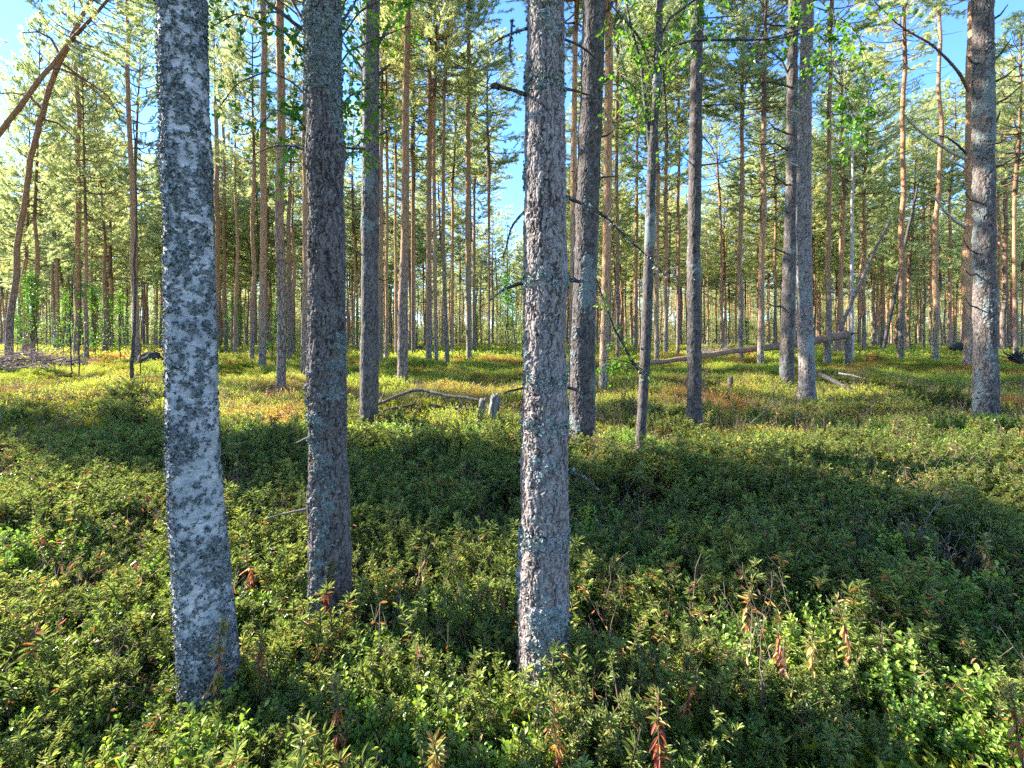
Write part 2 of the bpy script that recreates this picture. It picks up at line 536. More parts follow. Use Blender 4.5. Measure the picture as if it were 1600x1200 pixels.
# ------------------------------------------------------------------ ground sheet
def build_ground():
    # radial grid: fine near the camera, coarse far away
    r = np.concatenate([np.linspace(0.05, 14, 170), np.linspace(14.3, 60, 150), np.geomspace(61.5, 900, 40)])
    a = np.linspace(0, 2 * math.pi, 361)[:-1]
    rr, aa = np.meshgrid(r, a, indexing='ij')
    x = (rr * np.sin(aa)).ravel(); y = (rr * np.cos(aa)).ravel()
    z = gz(x, y)
    n = len(a); m = len(r)
    i = np.arange(m - 1)[:, None] * n; j = np.arange(n)[None, :]; j2 = (j + 1) % n
    q = np.stack([i + j, i + n + j, i + n + j2, i + j2], -1).reshape(-1, 4)
    v = np.stack([x, y, z], 1)
    v = np.vstack([v, [0, 0, gz1(0, 0)]])
    t = np.stack([np.full(n, m * n), np.arange(n), (np.arange(n) + 1) % n], 1)
    mb = MB(); mb.add(v, q[:, ::-1], t[:, ::-1])
    me = mb.mesh('ground', M['ground'])
    # make sure normals look up
    me.update()
    if me.polygons[10].normal.z < 0: me.flip_normals()
    link('ground', me, kind='structure')
build_ground()

# ------------------------------------------------------------------ foliage primitives
def unit(a):
    return a / (np.linalg.norm(a, axis=-1, keepdims=True) + 1e-9)

def rvec(r, n):
    return unit(r.normal(size=(n, 3)))

def leaves(mb, pos, axis, nrm, ln, wd, lv, rd=0.0, mat=0, fold=0.25, curl=0.15, at=0.42):
    """folded leaves, two quads each; nrm is the leaf's upper side"""
    n = len(pos)
    axis = unit(np.asarray(axis, float)); side = unit(np.cross(axis, nrm)); up = np.cross(side, axis)
    ln = np.broadcast_to(ln, (n,))[:, None]; wd = np.broadcast_to(wd, (n,))[:, None]
    b = pos
    c1 = pos + axis * ln * at
    tip = pos + axis * ln - up * ln * curl
    r1 = c1 + side * wd * 0.5 + up * wd * fold; l1 = c1 - side * wd * 0.5 + up * wd * fold
    c2 = pos + axis * ln * 0.78 - up * ln * curl * 0.4
    r2 = c2 + side * wd * 0.36 + up * wd * fold * 0.6; l2 = c2 - side * wd * 0.36 + up * wd * fold * 0.6
    v = np.stack([b, r1, r2, tip, l2, l1], 1).reshape(-1, 3)
    k = np.arange(n)[:, None] * 6
    q = np.concatenate([k + np.array([[0, 1, 2, 3]]), k + np.array([[0, 3, 4, 5]])])
    lvv = np.repeat(np.broadcast_to(lv, (n,)), 6); rdd = np.repeat(np.broadcast_to(rd, (n,)), 6)
    mb.add(v, q, None, mat, lv=lvv, rd=rdd)

def needles(mb, r, pos, dirs, nn=16, L=0.085, W=0.012, shoot=0.12, mat=0, spread=0.9, lv0=None, rd=0.0):
    n = len(pos)
    dirs = unit(np.asarray(dirs, float))
    s = r.uniform(0, 1, (n, nn))
    base = pos[:, None, :] + dirs[:, None, :] * (s * shoot)[..., None]
    rd_ = unit(r.normal(size=(n, nn, 3)))
    d = unit(dirs[:, None, :] * (0.55 + 0.5 * s[..., None]) + rd_ * spread)
    wv = unit(np.cross(d, unit(r.normal(size=(n, nn, 3)))))
    ll = L * r.uniform(0.7, 1.15, (n, nn))[..., None]
    tip = base + d * ll
    a = base - wv * W * 0.5; b = base + wv * W * 0.5
    v = np.stack([a, b, tip], 2).reshape(-1, 3)
    t = np.arange(n * nn * 3).reshape(-1, 3)
    lv = (lv0 if lv0 is not None else r.uniform(0, 1, n))
    lvv = np.clip(np.repeat(lv, nn * 3) + np.repeat(r.normal(0, 0.12, n * nn), 3), 0, 1)
    mb.add(v, None, t, mat, lv=lvv, rd=rd)

def pine_crown(seed, L=8.0, Rm=1.6, lod=1.0, gap=0.25):
    """crown around its own leader: z = 0 at the crown's foot, L at the tip"""
    r = np.random.default_rng(seed)
    mb = MB()
    bend = r.normal(0, 0.12, 2)
    zz = np.linspace(0, L, 9)
    lead = np.stack([bend[0] * np.sin(zz / L * 3), bend[1] * np.sin(zz / L * 2.3), zz], 1)
    lead -= lead[0]
    tube(mb, lead, np.interp(zz, [0, L], [0.085, 0.012]), 7 if lod > .5 else 5, 1, True)
    z = 0.0
    TP = []; TD = []; TL = []
    while z < L * 0.985:
        t = z / L
        prof = np.interp(t, [0, 0.12, 0.35, 0.65, 0.9, 1.0], [0.75, 1.0, 1.0, 0.78, 0.38, 0.1])
        k = r.integers(3, 6)
        a0 = r.uniform(0, 6.28)
        for i in range(k):
            if r.uniform() < gap * (1.5 if t < 0.3 else 0.7): continue
            a = a0 + i * 6.283 / k + r.normal(0, 0.25)
            ln = Rm * prof * r.uniform(0.55, 1.2)
            c = np.array([np.interp(z, zz, lead[:, 0]), np.interp(z, zz, lead[:, 1]), z])
            rise = np.interp(t, [0, 0.4, 1], [0.05, 0.35, 1.1]) + r.normal(0, 0.12)
            out = np.array([math.cos(a), math.sin(a), 0])
            s = np.linspace(0, 1, 6)
            pts = c + out * (s * ln)[:, None] + np.array([0, 0, 1.0]) * ((s * rise - 0.25 * s * (1 - s) * 2 + 0.18 * s ** 3) * ln)[:, None]
            pts += r.normal(0, 0.02 * ln, (6, 3)) * s[:, None]
            rr = np.interp(s, [0, 1], [0.012 + 0.013 * ln, 0.004])
            tube(mb, pts, rr, 4, 1, False)
            green = r.uniform(0.25, 0.9)
            # side twigs
            nt = int((5 + 7 * ln / Rm) * (1.0 if lod > .5 else 0.6))
            for _ in range(nt):
                u = r.uniform(0.28 if t > 0.2 else 0.45, 1.0)
                p = np.array([np.interp(u, s, pts[:, q]) for q in range(3)])
                sd = np.cross(out, [0, 0, 1]) * r.choice([-1, 1])
                d = unit(out * r.uniform(0.5, 1.1) + sd * r.uniform(0.3, 1.1) + np.array([0, 0, r.uniform(0.0, 0.7)]))
                tl = ln * 0.32 * r.uniform(0.5, 1.2) + 0.08
                e = p + d * tl
                tube(mb, np.array([p, (p + e) / 2 + [0, 0, -0.01], e]), 0.0045, 3, 1, False)
                m = max(2, int(tl / 0.13))
                for w in range(m):
                    uu = 1 - w / m * 0.75
                    TP.append(p + d * tl * uu); TD.append(d + np.array([0, 0, 0.35]) + r.normal(0, 0.25, 3)); TL.append(green + r.normal(0, 0.15))
                for w in range(2):
                    dd = unit(d + r.normal(0, 0.6, 3) + [0, 0, .3])
                    TP.append(e + dd * 0.07 * r.uniform(0.2, 1.2)); TD.append(dd); TL.append(green + r.normal(0, 0.15))
            TP.append(pts[-1]); TD.append(out + [0, 0, 0.5]); TL.append(green)
        z += r.uniform(0.26, 0.42) * (1 if lod > .5 else 1.25)
    TP = np.array(TP); TD = np.array(TD); TL = np.clip(np.array(TL), 0, 1)
    needles(mb, r, TP, TD, int(26 * (1 if lod > .5 else 0.6)), 0.10 * (1 if lod > .5 else 1.3), 0.018 * (1 if lod > .5 else 1.7), 0.13, 0, 0.95, TL)
    # a few bare dead limbs under the crown
    for _ in range(10):
        a = r.uniform(0, 6.28); z0 = -r.uniform(0.1, 4.5)
        ln = r.uniform(0.3, 1.3)
        out = np.array([math.cos(a), math.sin(a), 0])
        s = np.linspace(0, 1, 5)
        pts = np.array([0, 0, z0]) + out * (s * ln)[:, None] + np.array([0, 0, 1]) * ((r.uniform(-0.3, 0.3) * s + 0.15 * s * s) * ln)[:, None] + r.normal(0, 0.03, (5, 3)) * s[:, None]
        tube(mb, pts, np.interp(s, [0, 1], [0.013, 0.004]), 4, 2, False)
    return mb.mesh('pine_crown', [M['needle'], M['limb'], M['darkwood']])

CROWN_L = 8.0
crowns = [pine_crown(100 + k, CROWN_L, 1.55 + 0.1 * (k % 4), 1.0, 0.18 + 0.06 * (k % 3)) for k in range(8)]
far_crowns = [pine_crown(300 + k, CROWN_L, 1.6, 0.3, 0.22) for k in range(4)]

# ------------------------------------------------------------------ trunks
def trunk_mesh_far(seed, H, r0, r1, segs=10, step=0.5, mat='pine_far', lean=None):
    r = np.random.default_rng(seed)
    n = int(H / step) + 2
    z = np.linspace(-0.3, H, n)
    wob = r.normal(0, 0.05, (4, 2))
    x = sum(wob[k, 0] * np.sin(z * (0.25 + 0.22 * k) + k) for k in range(4)); y = sum(wob[k, 1] * np.sin(z * (0.25 + 0.22 * k) + 2 * k) for k in range(4))
    x -= np.interp(0, z, x); y -= np.interp(0, z, y)
    rad = np.interp(z, [-0.3, 0.0, 0.25, 0.8, H], [r0 * 1.45, r0 * 1.25, r0 * 1.05, r0, r1])
    rad = rad * (1 + r.normal(0, 0.02, n))
    mb = MB(); tube(mb, np.stack([x, y, z], 1), rad, segs, 0, True)
    return mb.mesh('trunk', M[mat]), np.array([x[-1], y[-1], H])

def path_world(path, d, base_loc):
    """photo points (px, py, width) at depth d -> local points and radii"""
    pts = []; rad = []
    for px, py, w in path:
        p = P(px, py, d) - base_loc
        pts.append([p.x, p.y, p.z]); rad.append(w / 2 / F * d * wcos(px))
    return pts, rad

def extend_up(pts, rad, H, r1, leanfade=0.5):
    pts = [list(p) for p in pts]; rad = list(rad)
    p0, p1 = np.array(pts[-2]), np.array(pts[-1])
    t = (p1 - p0) / max(1e-6, (p1[2] - p0[2]))
    z = p1[2]; cur = p1.copy(); r0 = rad[-1]; z0 = z
    while z < H - 0.01:
        dz = min(1.0, H - z)
        t[:2] *= 0.8
        cur = cur + t * dz; cur[2] = z + dz; z += dz
        pts.append(cur.tolist()); rad.append(r0 + (r1 - r0) * (z - z0) / max(1e-6, H - z0))
    return pts, rad

def relief(pts, rad, step, segs, cell, amp, style, seed, lichen=0.5, lichen_z=None, knots=()):
    """trunk with real bark relief. returns MB and samplers for surface points"""
    P3, Rr = resample(pts, rad, step)
    A, B, t = frames(P3)
    n = segs; m = len(P3)
    th = np.linspace(0, 2 * math.pi, n, endpoint=False)
    ct, st = np.cos(th), np.sin(th)
    nrm = ct[None, :, None] * A[:, None, :] + st[None, :, None] * B[:, None, :]
    base = P3[:, None, :] + nrm * Rr[:, None, None]
    cyl = np.stack([np.outer(Rr, ct), np.outer(Rr, st), np.repeat(P3[:, 2:3], n, 1)], -1).reshape(-1, 3)
    warp = (np.stack([vnoise(cyl * 9 + 5, seed), vnoise(cyl * 9 + 11, seed + 1), vnoise(cyl * 9 + 23, seed + 2)], 1) - 0.5)
    out = {}
    z = cyl[:, 2]
    lm = fbm(cyl * np.array([7, 7, 4.5]), seed + 30, 4)
    lf = fbm(cyl * 38, seed + 40, 4)
    fine = fbm(cyl * 110, seed + 50, 3)
    lump = fbm(cyl * 4, seed + 60, 2) - 0.5
    if style == 'pine':
        w2 = np.stack([fbm(cyl * 26 + 3, seed + 7, 3), fbm(cyl * 26 + 31, seed + 8, 3), fbm(cyl * 26 + 57, seed + 9, 3)], 1) - 0.5
        q = (cyl + warp * 0.05 + w2 * 0.045) * np.array([1, 1, 0.20]) / cell
        f1, f2, idv = worley(q, seed)
        q2 = (cyl + warp * 0.03 + w2 * 0.03) * np.array([1, 1, 0.38]) / (cell * 0.5)
        g1, g2, idv2 = worley(q2, seed + 3)
        T = fbm(cyl * np.array([42, 42, 13]) + w2 * 0.8, seed + 21, 4) * 7
        fr = T - np.floor(T)
        terr = (np.floor(T) + sstep(0.0, 0.22, fr)) / 7
        ridge = np.abs(fbm(cyl * np.array([30, 30, 4.5]) + w2 * 1.2, seed + 28, 3) - 0.5)
        fis = 1 - sstep(0.0, 0.035, ridge)
        plate = sstep(0.02, 0.30, f2 - f1)
        h = 0.40 * plate * (0.5 + 0.5 * idv) + 0.9 * (terr - 0.3) + 0.15 * idv2 - 0.45 * fis
        disp = amp * (h - 0.4) + amp * 0.2 * (fine - 0.5) + lump * rad[0] * 0.14
        out['crack'] = np.clip(np.maximum(fis * 0.95, (1 - sstep(0.0, 0.13, f2 - f1)) * 0.8) + 0.5 * (1 - sstep(0.0, 0.2, fr)) * (terr < 0.6), 0, 1)
        out['plate'] = idv2
        lz = 0 if lichen_z is None else np.interp(z, lichen_z[0], lichen_z[1])
        lo = fbm(cyl * np.array([5, 5, 2.2]), seed + 83, 2) - 0.5
        lich = sstep(0.56, 0.62, lm * 0.5 + lf * 0.45 + 0.025 + lo * 0.55 + lz + (lichen - 0.5) * 0.25)
        disp = disp + lich * (0.003 + 0.007 * lf)
        out['lich'] = lich * 0.92
        out['crack'] = out['crack'] * (1 - 0.7 * lich)
    else:
        lz = 0 if lichen_z is None else np.interp(z, lichen_z[0], lichen_z[1])
        lf2 = fbm(cyl * np.array([55, 55, 45]), seed + 43, 4)
        lf3 = vnoise(cyl * 210, seed + 71)
        lo = fbm(cyl * np.array([6, 6, 3.2]), seed + 83, 3) - 0.5
        v = 0.5 + lo * 0.6 + (lm - 0.5) * 0.5 + (lf - 0.5) * 0.55 + (lf2 - 0.5) * 0.8 + (lf3 - 0.5) * 0.32 + lz + (lichen - 0.5) * 0.3
        lich = sstep(0.485, 0.54, v)
        q2 = cyl / 0.011
        g1, g2, idv2 = worley(q2, seed + 3)
        disp = lump * rad[0] * 0.10 + lich * (0.002 + 0.008 * (1 - g1) * idv2) + 0.001 * fine
        out['lich'] = lich * np.clip(0.75 + 0.5 * (idv2 - 0.3), 0, 1)
        out['crack'] = lich * sstep(0.55, 0.9, g1) * 0.8
        out['plate'] = idv2
    for kz, kth, kr, kh in knots:   # branch collars
        dth = np.abs((np.tile(th, m) - kth + math.pi) % (2 * math.pi) - math.pi) * np.repeat(Rr, n)
        w = np.exp(-((z - kz) ** 2 + dth ** 2) / (kr ** 2))
        disp = disp + kh * w
    v = (base.reshape(-1, 3) + nrm.reshape(-1, 3) * disp[:, None])
    i = np.arange(m - 1)[:, None] * n; j = np.arange(n)[None, :]; j2 = (j + 1) % n
    qd = np.stack([i + j, i + j2, i + n + j2, i + n + j], -1).reshape(-1, 4)
    mb = MB()
    mb.add(v, qd, None, 0, **out)
    return mb, v, nrm.reshape(-1, 3), out, th, (P3, Rr)

def flakes(v, nrm, w, count, size, seed, mat, ragged=0.7, lvr=(0, 1)):
    """small curled lichen scales standing on the bark where w is high"""
    r = np.random.default_rng(seed)
    p = np.clip(w, 0, None) + 1e-9
    idx = r.choice(len(v), count, p=p / p.sum())
    pos = v[idx] + r.normal(0, 0.002, (count, 3))
    nn = unit(nrm[idx] + r.normal(0, ragged, (count, 3)))
    ax = unit(np.cross(nn, rvec(r, count)))
    s = size * r.uniform(0.5, 1.5, count)
    mb = MB()
    leaves(mb, pos - ax * s[:, None] * 0.5 + nn * 0.0015, ax, nn, s, s * r.uniform(0.6, 1.1, count), r.uniform(lvr[0], lvr[1], count), 0, 0, 0.35, 0.3, 0.45)
    return mb.mesh('lichen', M[mat])

def add_branch(parent, name, pts, rad, mat='darkwood', n=6, step=0.02, twigs=0, seed=0, lich=0):
    r = np.random.default_rng(seed + 900)
    p, rr = resample(pts, rad, step)
    p = p + np.cumsum(r.normal(0, 0.0015, p.shape), 0) * np.linspace(0, 1, len(p))[:, None]
    mb = MB()
    tube(mb, p, rr * (1 + 0.12 * r.normal(size=len(rr))), n, 0, True, lv=0.0)
    for _ in range(twigs):
        u = r.uniform(0.3, 1); i = int(u * (len(p) - 1))
        d = unit(p[min(i + 1, len(p) - 1)] - p[max(i - 1, 0)] + r.normal(0, 0.8, 3))
        L = r.uniform(0.05, 0.22) * (np.linalg.norm(p[-1] - p[0]) + 0.2)
        s = np.linspace(0, 1, 5)
        q = p[i] + d * (s * L)[:, None] + np.cumsum(r.normal(0, 0.05 * L, (5, 3)), 0)
        tube(mb, q, np.interp(s, [0, 1], [rr[i] * 0.5, 0.0012]), 4, 0, False, lv=0.0)
    if lich:
        idx = r.integers(0, len(p), lich)
        pos = p[idx] + rvec(r, lich) * rr[idx][:, None]
        ax = rvec(r, lich)
        leaves(mb, pos, ax, rvec(r, lich), 0.012 * r.uniform(0.5, 1.6, lich), 0.01, r.uniform(0.4, 1, lich), 0, 1, 0.3, 0.3)
    return link(name, mb.mesh(name, [M[mat], M['lichen']]), parent)

def crown_on(parent, top, tdir, seed, H_crown, meshes=None, rs=1.0):
    ms = meshes or crowns
    c = link('crown', ms[seed % len(ms)], parent, tuple(top))
    q = Vector((tdir[0], tdir[1], tdir[2])).to_track_quat('Z', 'Y')
    c.rotation_euler = (q.to_matrix() @ Matrix.Rotation(seed * 1.7, 3, 'Z')).to_euler()
    s = H_crown / CROWN_L
    c.scale = (rs * s ** 0.5, rs * s ** 0.5, s)
    return c

TREES = []   # (x, y, kind) occupied spots

# ---- hero trunks -----------------------------------------------------------
def hero(kind, d, path, label, cat, name, style, cell, amp, segs, step, H, crown_h, seed, lichen, lz, flk=(), knots=(), group=None, mat=None):
    x0 = (path[0][0] - 800) / F * d
    g = gz1(x0, d)
    base = Vector((x0, d, g))
    t = thing(name, base, label, cat, group)
    # start below the ground
    pts, rad = path_world(path, d, base)
    p0 = pts[0]
    low = [[p0[0] * 1.0, p0[1], -0.25]]
    pts = low + pts; rad = [rad[0] * 1.25] + rad
    zt = pts[-1][2] + 0.25
    mb, v, nr, out, th, ax = relief(pts, rad, step, segs, cell, amp, style, seed, lichen, lz, knots)
    link('trunk', mb.mesh('trunk', M[mat or ('pine_near' if style == 'pine' else 'birch')], smooth=(segs < 90)), t)
    # upper trunk continues plainly
    P3, Rr = ax
    up, ur = extend_up([P3[-12].tolist(), P3[-1].tolist()], [Rr[-12], Rr[-1]], max(H - crown_h, P3[-1][2] + 1.2), 0.085 * (crown_h / 8) ** .5)
    mu = MB(); u2, r2 = np.array(up[1:]), np.array(ur[1:])
    tube(mu, u2, r2, 14, 0, True)
    link('upper_trunk', mu.mesh('upper_trunk', M['pine_mid'] if style == 'pine' else M['birch']), t)
    for cnt, size, wkey, fm, lvr in flk:
        w = out['lich'].copy()
        w *= (v[:, 2] > 0.1) & (v[:, 2] < zt)
        w *= (nr[:, 1] < 0.35)
        if wkey == 'ring':
            zz = v[:, 2]
            rings = [CAMH + (HZ - q) / F * d - g for q in RINGS]
            w2 = sum(np.exp(-((zz - q) / 0.028) ** 2) for q in rings)
            w = w2 * (nr[:, 1] < 0.5)
        link('lichen', flakes(v, nr, w, cnt, size, seed + cnt, fm, lvr=lvr), t, kind='stuff')
    TREES.append((x0, d, 0.3))
    return t, base, np.array(up[-1])

RINGS = [140, 440, 592, 660, 832]
D848 = depth_at(1052, 0.13)
t848, b848, top = hero('pine', D848, [(845, 1130, 92), (846, 1080, 84), (847, 1045, 80), (849, 960, 75), (849, 900, 73), (851, 750, 70), (852, 600, 67), (852, 400, 65), (852, 200, 62), (853, 0, 60), (853, -90, 59)],
    'rough grey pine trunk nearest the middle, with lichen rings and a lichened branch', 'pine', 'pine_tree', 'pine',
    0.020, 0.012, 150, 0.0033, 17, 8, 21, 0.36, ([0, 0.9, 1.3, 4], [-0.01, -0.01, -0.03, -0.05]),
    flk=((1500, 0.010, 'l', 'lichen', (0.1, 1)), (1500, 0.013, 'ring', 'lichen', (0.2, 1))))
crown_on(t848, top, (0, 0, 1), 3, 8)
D515 = depth_at(942, 0.15)
t515, b515, top = hero('pine', D515, [(517, 1010, 82), (517, 975, 74), (516, 935, 68), (514, 800, 63), (511, 600, 60), (511, 400, 60), (507, 200, 57), (504, 0, 53), (503, -90, 52)],
    'dark scaly pine trunk crusted with grey lichen, second from the left in the foreground', 'pine', 'pine_tree', 'pine',
    0.021, 0.013, 140, 0.0042, 16, 8, 55, 0.62, ([0, 1, 2, 4], [0.03, 0.03, 0.01, -0.01]),
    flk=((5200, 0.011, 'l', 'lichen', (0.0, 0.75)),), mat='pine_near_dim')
crown_on(t515, top, (0, 0, 1), 4, 8)
DB = depth_at(1062, 0.175)
tb, bb, top = hero('birch', DB, [(340, 1150, 112), (334, 1100, 100), (328, 1050, 95), (320, 960, 90), (315, 890, 88), (303, 730, 85), (300, 600, 82), (298, 500, 80), (293, 300, 78), (287, 100, 77), (285, 0, 76), (283, -90, 75)],
    'thick white birch trunk covered in dark and grey lichen, at the left of the foreground', 'birch', 'birch_tree', 'birch',
    0.03, 0.006, 190, 0.0032, 15, 6, 77, 0.50, ([0, 0.2, 0.45, 0.8, 1.2, 1.35, 1.8, 3, 4], [0.05, 0.06, 0.10, 0.10, 0.10, 0.04, 0.06, 0.08, 0.08]),
    flk=((9000, 0.007, 'l', 'lichen_dark', (0.0, 1)),))

def near_pine(path, base_py, label, cell, amp, segs, step, seed, lichen, lz=None, flk=0, H=17, cs=0, hv=None, name='pine_tree', mat=None):
    d = depth_at(base_py)
    p = [(path[0][0], base_py + 12, path[0][2] * 1.18)] + list(path)
    t, b, top = hero('pine', d, p, label, 'pine', name, 'pine', cell, amp, segs, step, H, 8, seed, lichen, lz, flk=((flk, 0.013, 'l', 'lichen', (0.1, 1)),) if flk else (), mat=mat)
    crown_on(t, top, (0, 0, 1), cs, 8)
    return t, b, d
t910, b910, D910 = near_pine([(909, 670, 41), (911, 500, 38), (918, 300, 37), (926, 100, 35), (929, 0, 35), (931, -40, 35)], 685,
    'shaded grey pine trunk just behind the right side of the central trunk', 0.035, 0.011, 100, 0.012, 31, 0.52, ([0, 2, 5], [0.03, 0.0, -0.08]), 700, 18, 1, mat='pine_near_shaded')
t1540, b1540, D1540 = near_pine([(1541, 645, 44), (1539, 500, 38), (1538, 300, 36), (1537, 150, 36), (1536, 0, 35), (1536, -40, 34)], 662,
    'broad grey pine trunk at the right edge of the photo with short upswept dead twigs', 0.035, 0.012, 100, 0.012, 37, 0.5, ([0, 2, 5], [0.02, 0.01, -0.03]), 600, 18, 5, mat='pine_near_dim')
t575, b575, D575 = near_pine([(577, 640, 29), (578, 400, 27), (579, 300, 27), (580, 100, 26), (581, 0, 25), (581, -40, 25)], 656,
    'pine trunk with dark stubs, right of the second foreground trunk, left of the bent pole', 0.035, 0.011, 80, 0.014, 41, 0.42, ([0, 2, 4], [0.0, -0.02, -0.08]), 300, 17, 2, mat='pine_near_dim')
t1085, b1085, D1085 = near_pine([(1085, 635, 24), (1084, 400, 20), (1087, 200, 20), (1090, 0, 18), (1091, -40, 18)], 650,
    'slim dark pine trunk right of the crooked thin tree, nearer than the fallen log', 0.035, 0.010, 70, 0.015, 43, 0.45, ([0, 2, 4], [0.0, -0.03, -0.07]), 150, 16, 6, mat='pine_near_shaded')
t1257, b1257, D1257 = near_pine([(1261, 600, 27), (1258, 500, 24), (1256, 350, 25), (1257, 200, 22), (1260, 100, 20), (1262, 0, 19), (1262, -30, 19)], 614,
    'brightly sunlit pale pine trunk at right centre with orange upper bark', 0.04, 0.011, 70, 0.02, 47, 0.36, ([0, 2, 4], [0.03, 0.0, -0.08]), 200, 19, 7)
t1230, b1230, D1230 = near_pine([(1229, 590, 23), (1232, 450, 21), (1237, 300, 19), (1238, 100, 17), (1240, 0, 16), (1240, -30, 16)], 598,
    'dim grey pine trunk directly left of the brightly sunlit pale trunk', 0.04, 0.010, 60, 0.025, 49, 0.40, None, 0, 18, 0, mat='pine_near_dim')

# dead branches of the foreground trunks (traced in the photo, given depth)
def br(parent, base, pts, w0, w1, d, dz=0.0, name='dead_branch', mat='darkwood', **k):
    """pts in photo pixels; depth runs from d at the trunk to d+dz at the tip"""
    n = len(pts)
    out = []
    for i, (px, py) in enumerate(pts):
        dd = d + dz * i / (n - 1)
        p = P(px, py, dd) - base
        out.append([p.x, p.y, p.z])
    rad = np.interp(np.arange(n), [0, n - 1], [w0 / 2 / F * d, w1 / 2 / F * d])
    return add_branch(parent, name, out, rad, mat, **k)
D = D848
br(t848, b848, [(835, 152), (815, 146), (795, 140), (778, 135)], 9, 5, D, -0.05, seed=1)
br(t848, b848, [(780, 136), (772, 133), (768, 135)], 12, 9, D - 0.05, 0, seed=2, name='branch_knob')
br(t848, b848, [(772, 134), (758, 145), (748, 158)], 2.5, 1.2, D - 0.05, 0, seed=3)
br(t848, b848, [(832, 42), (805, 50), (785, 58), (768, 68)], 6, 2, D, 0.05, seed=4, lich=20)
br(t848, b848, [(800, 32), (799, 60), (797, 85), (803, 100)], 4, 1.5, D + 0.03, 0, seed=5, lich=60)
br(t848, b848, [(828, 322), (812, 338), (800, 352), (793, 378), (785, 402)], 5, 2, D, 0.08, seed=6, twigs=2, lich=10)
br(t848, b848, [(828, 440), (800, 446), (780, 455), (765, 468)], 6, 2.5, D, 0.04, seed=7, lich=10)
br(t848, b848, [(872, 300), (895, 312), (925, 325), (950, 340), (975, 365), (1005, 390), (1040, 428)], 7, 2.5, D, 0.25, seed=8, twigs=3, lich=90)
br(t848, b848, [(876, 438), (895, 437), (912, 439)], 9, 5, D, 0.02, seed=9, lich=30)
br(t848, b848, [(876, 602), (898, 608), (915, 620), (928, 642)], 6, 1.5, D, 0.05, seed=10, lich=15)
br(t848, b848, [(872, 728), (895, 738), (915, 748), (932, 760)], 7, 2, D, 0.02, seed=12, lich=25)
br(t848, b848, [(830, 604), (808, 608), (788, 614)], 5, 2.5, D, 0.0, seed=13)
br(t848, b848, [(876, 838), (890, 842), (897, 850)], 7, 2, D, 0.0, seed=14)
br(t848, b848, [(878, 60), (900, 68), (925, 85), (935, 100)], 5, 2, D, 0.1, seed=15)
br(t848, b848, [(880, 138), (900, 142), (925, 150)], 6, 2, D, 0.1, seed=16)
br(t848, b848, [(880, 212), (905, 218)], 4, 2, D, 0.05, seed=17) if False else None
D = D515
br(t515, b515, [(490, 58), (470, 45), (445, 24), (420, 8), (400, -12)], 8, 4, D, -0.05, seed=21, twigs=2)
br(t515, b515, [(455, 30), (432, 18), (400, 22)], 5, 2, D - .04, -0.05, seed=22)
br(t515, b515, [(488, 50), (472, 28), (455, 0), (448, -20)], 6, 3, D, 0.05, seed=23)
br(t515, b515, [(488, 795), (465, 798), (440, 804), (418, 810)], 5, 2, D, -0.02, seed=24, mat='deadwood')
br(t515, b515, [(490, 683), (475, 686), (462, 690)], 5, 2, D, 0.0, seed=25, mat='deadwood')
br(t515, b515, [(525, 228), (545, 232), (572, 233)], 6, 3, D, 0.1, seed=26)
br(t515, b515, [(525, 52), (540, 25), (556, 2), (562, -15)], 5, 2.5, D, 0.05, seed=27)
br(t515, b515, [(490, 240), (460, 227), (430, 228), (400, 240)], 6, 2, D, 0.1, seed=28, twigs=2)
br(t515, b515, [(490, 550), (478, 548), (470, 553)], 3, 1.5, D, 0.0, seed=29, mat='deadwood')
D = D575
br(t575, b575, [(572, 118), (560, 100), (545, 80), (533, 60)], 5, 3, D, -0.1, seed=31)
br(t575, b575, [(588, 75), (598, 58), (607, 33)], 5, 3, D, -0.1, seed=32)
br(t575, b575, [(588, 120), (598, 110), (608, 100)], 6, 3.5, D, -0.1, seed=33)
br(t575, b575, [(588, 212), (600, 208), (613, 200)], 4, 2.5, D, -0.05, seed=34)
br(t575, b575, [(572, 240), (565, 236), (560, 228)], 4, 2.5, D, -0.05, seed=35)
br(t575, b575, [(570, 400), (555, 392), (545, 385)], 3, 1.5, D, -0.05, seed=36)
br(t575, b575, [(588, 170), (594, 166), (600, 172)], 4, 2, D, -0.05, seed=37)
br(t575, b575, [(588, 435), (600, 438), (612, 434)], 3, 1.2, D, -0.05, seed=38)
D = D910
br(t910, b910, [(935, 135), (952, 122), (960, 112)], 4, 2, D, -0.05, seed=41)
br(t910, b910, [(935, 25), (952, 15), (958, 5)], 4, 2.5, D, -0.05, seed=42)
br(t910, b910, [(935, 278), (950, 276), (960, 274)], 3, 2, D, -0.05, seed=43)
br(t910, b910, [(935, 215), (948, 212), (958, 205)], 4, 2, D, -0.05, seed=44)
D = D1540
for k, (x0, y0, x1, y1) in enumerate([(1550, 130, 1592, 102), (1552, 95, 1580, 60), (1552, 195, 1564, 172), (1552, 262, 1588, 243), (1552, 30, 1575, 8), (1550, 225, 1575, 214), (1552, 165, 1597, 132), (1528, 100, 1512, 88)]):
    br(t1540, b1540, [(x0, y0), ((x0 + x1) / 2, (y0 + y1) / 2 + 4), (x1, y1)], 4, 1.2, D, -0.1, seed=50 + k)
for k, (x0, y0, x1, y1) in enumerate([(1525, 315, 1508, 300), (1525, 395, 1505, 375), (1525, 428, 1508, 423), (1525, 480, 1508, 466)]):
    br(t1540, b1540, [(x0, y0), ((x0 + x1) / 2, (y0 + y1) / 2 + 5), (x1, y1)], 3, 1.5, D, -0.1, seed=60 + k)
D = D1257
br(t1257, b1257, [(1252, 180), (1242, 174), (1230, 171)], 5, 2, D, -0.1, seed=71, mat='palewood', twigs=2)
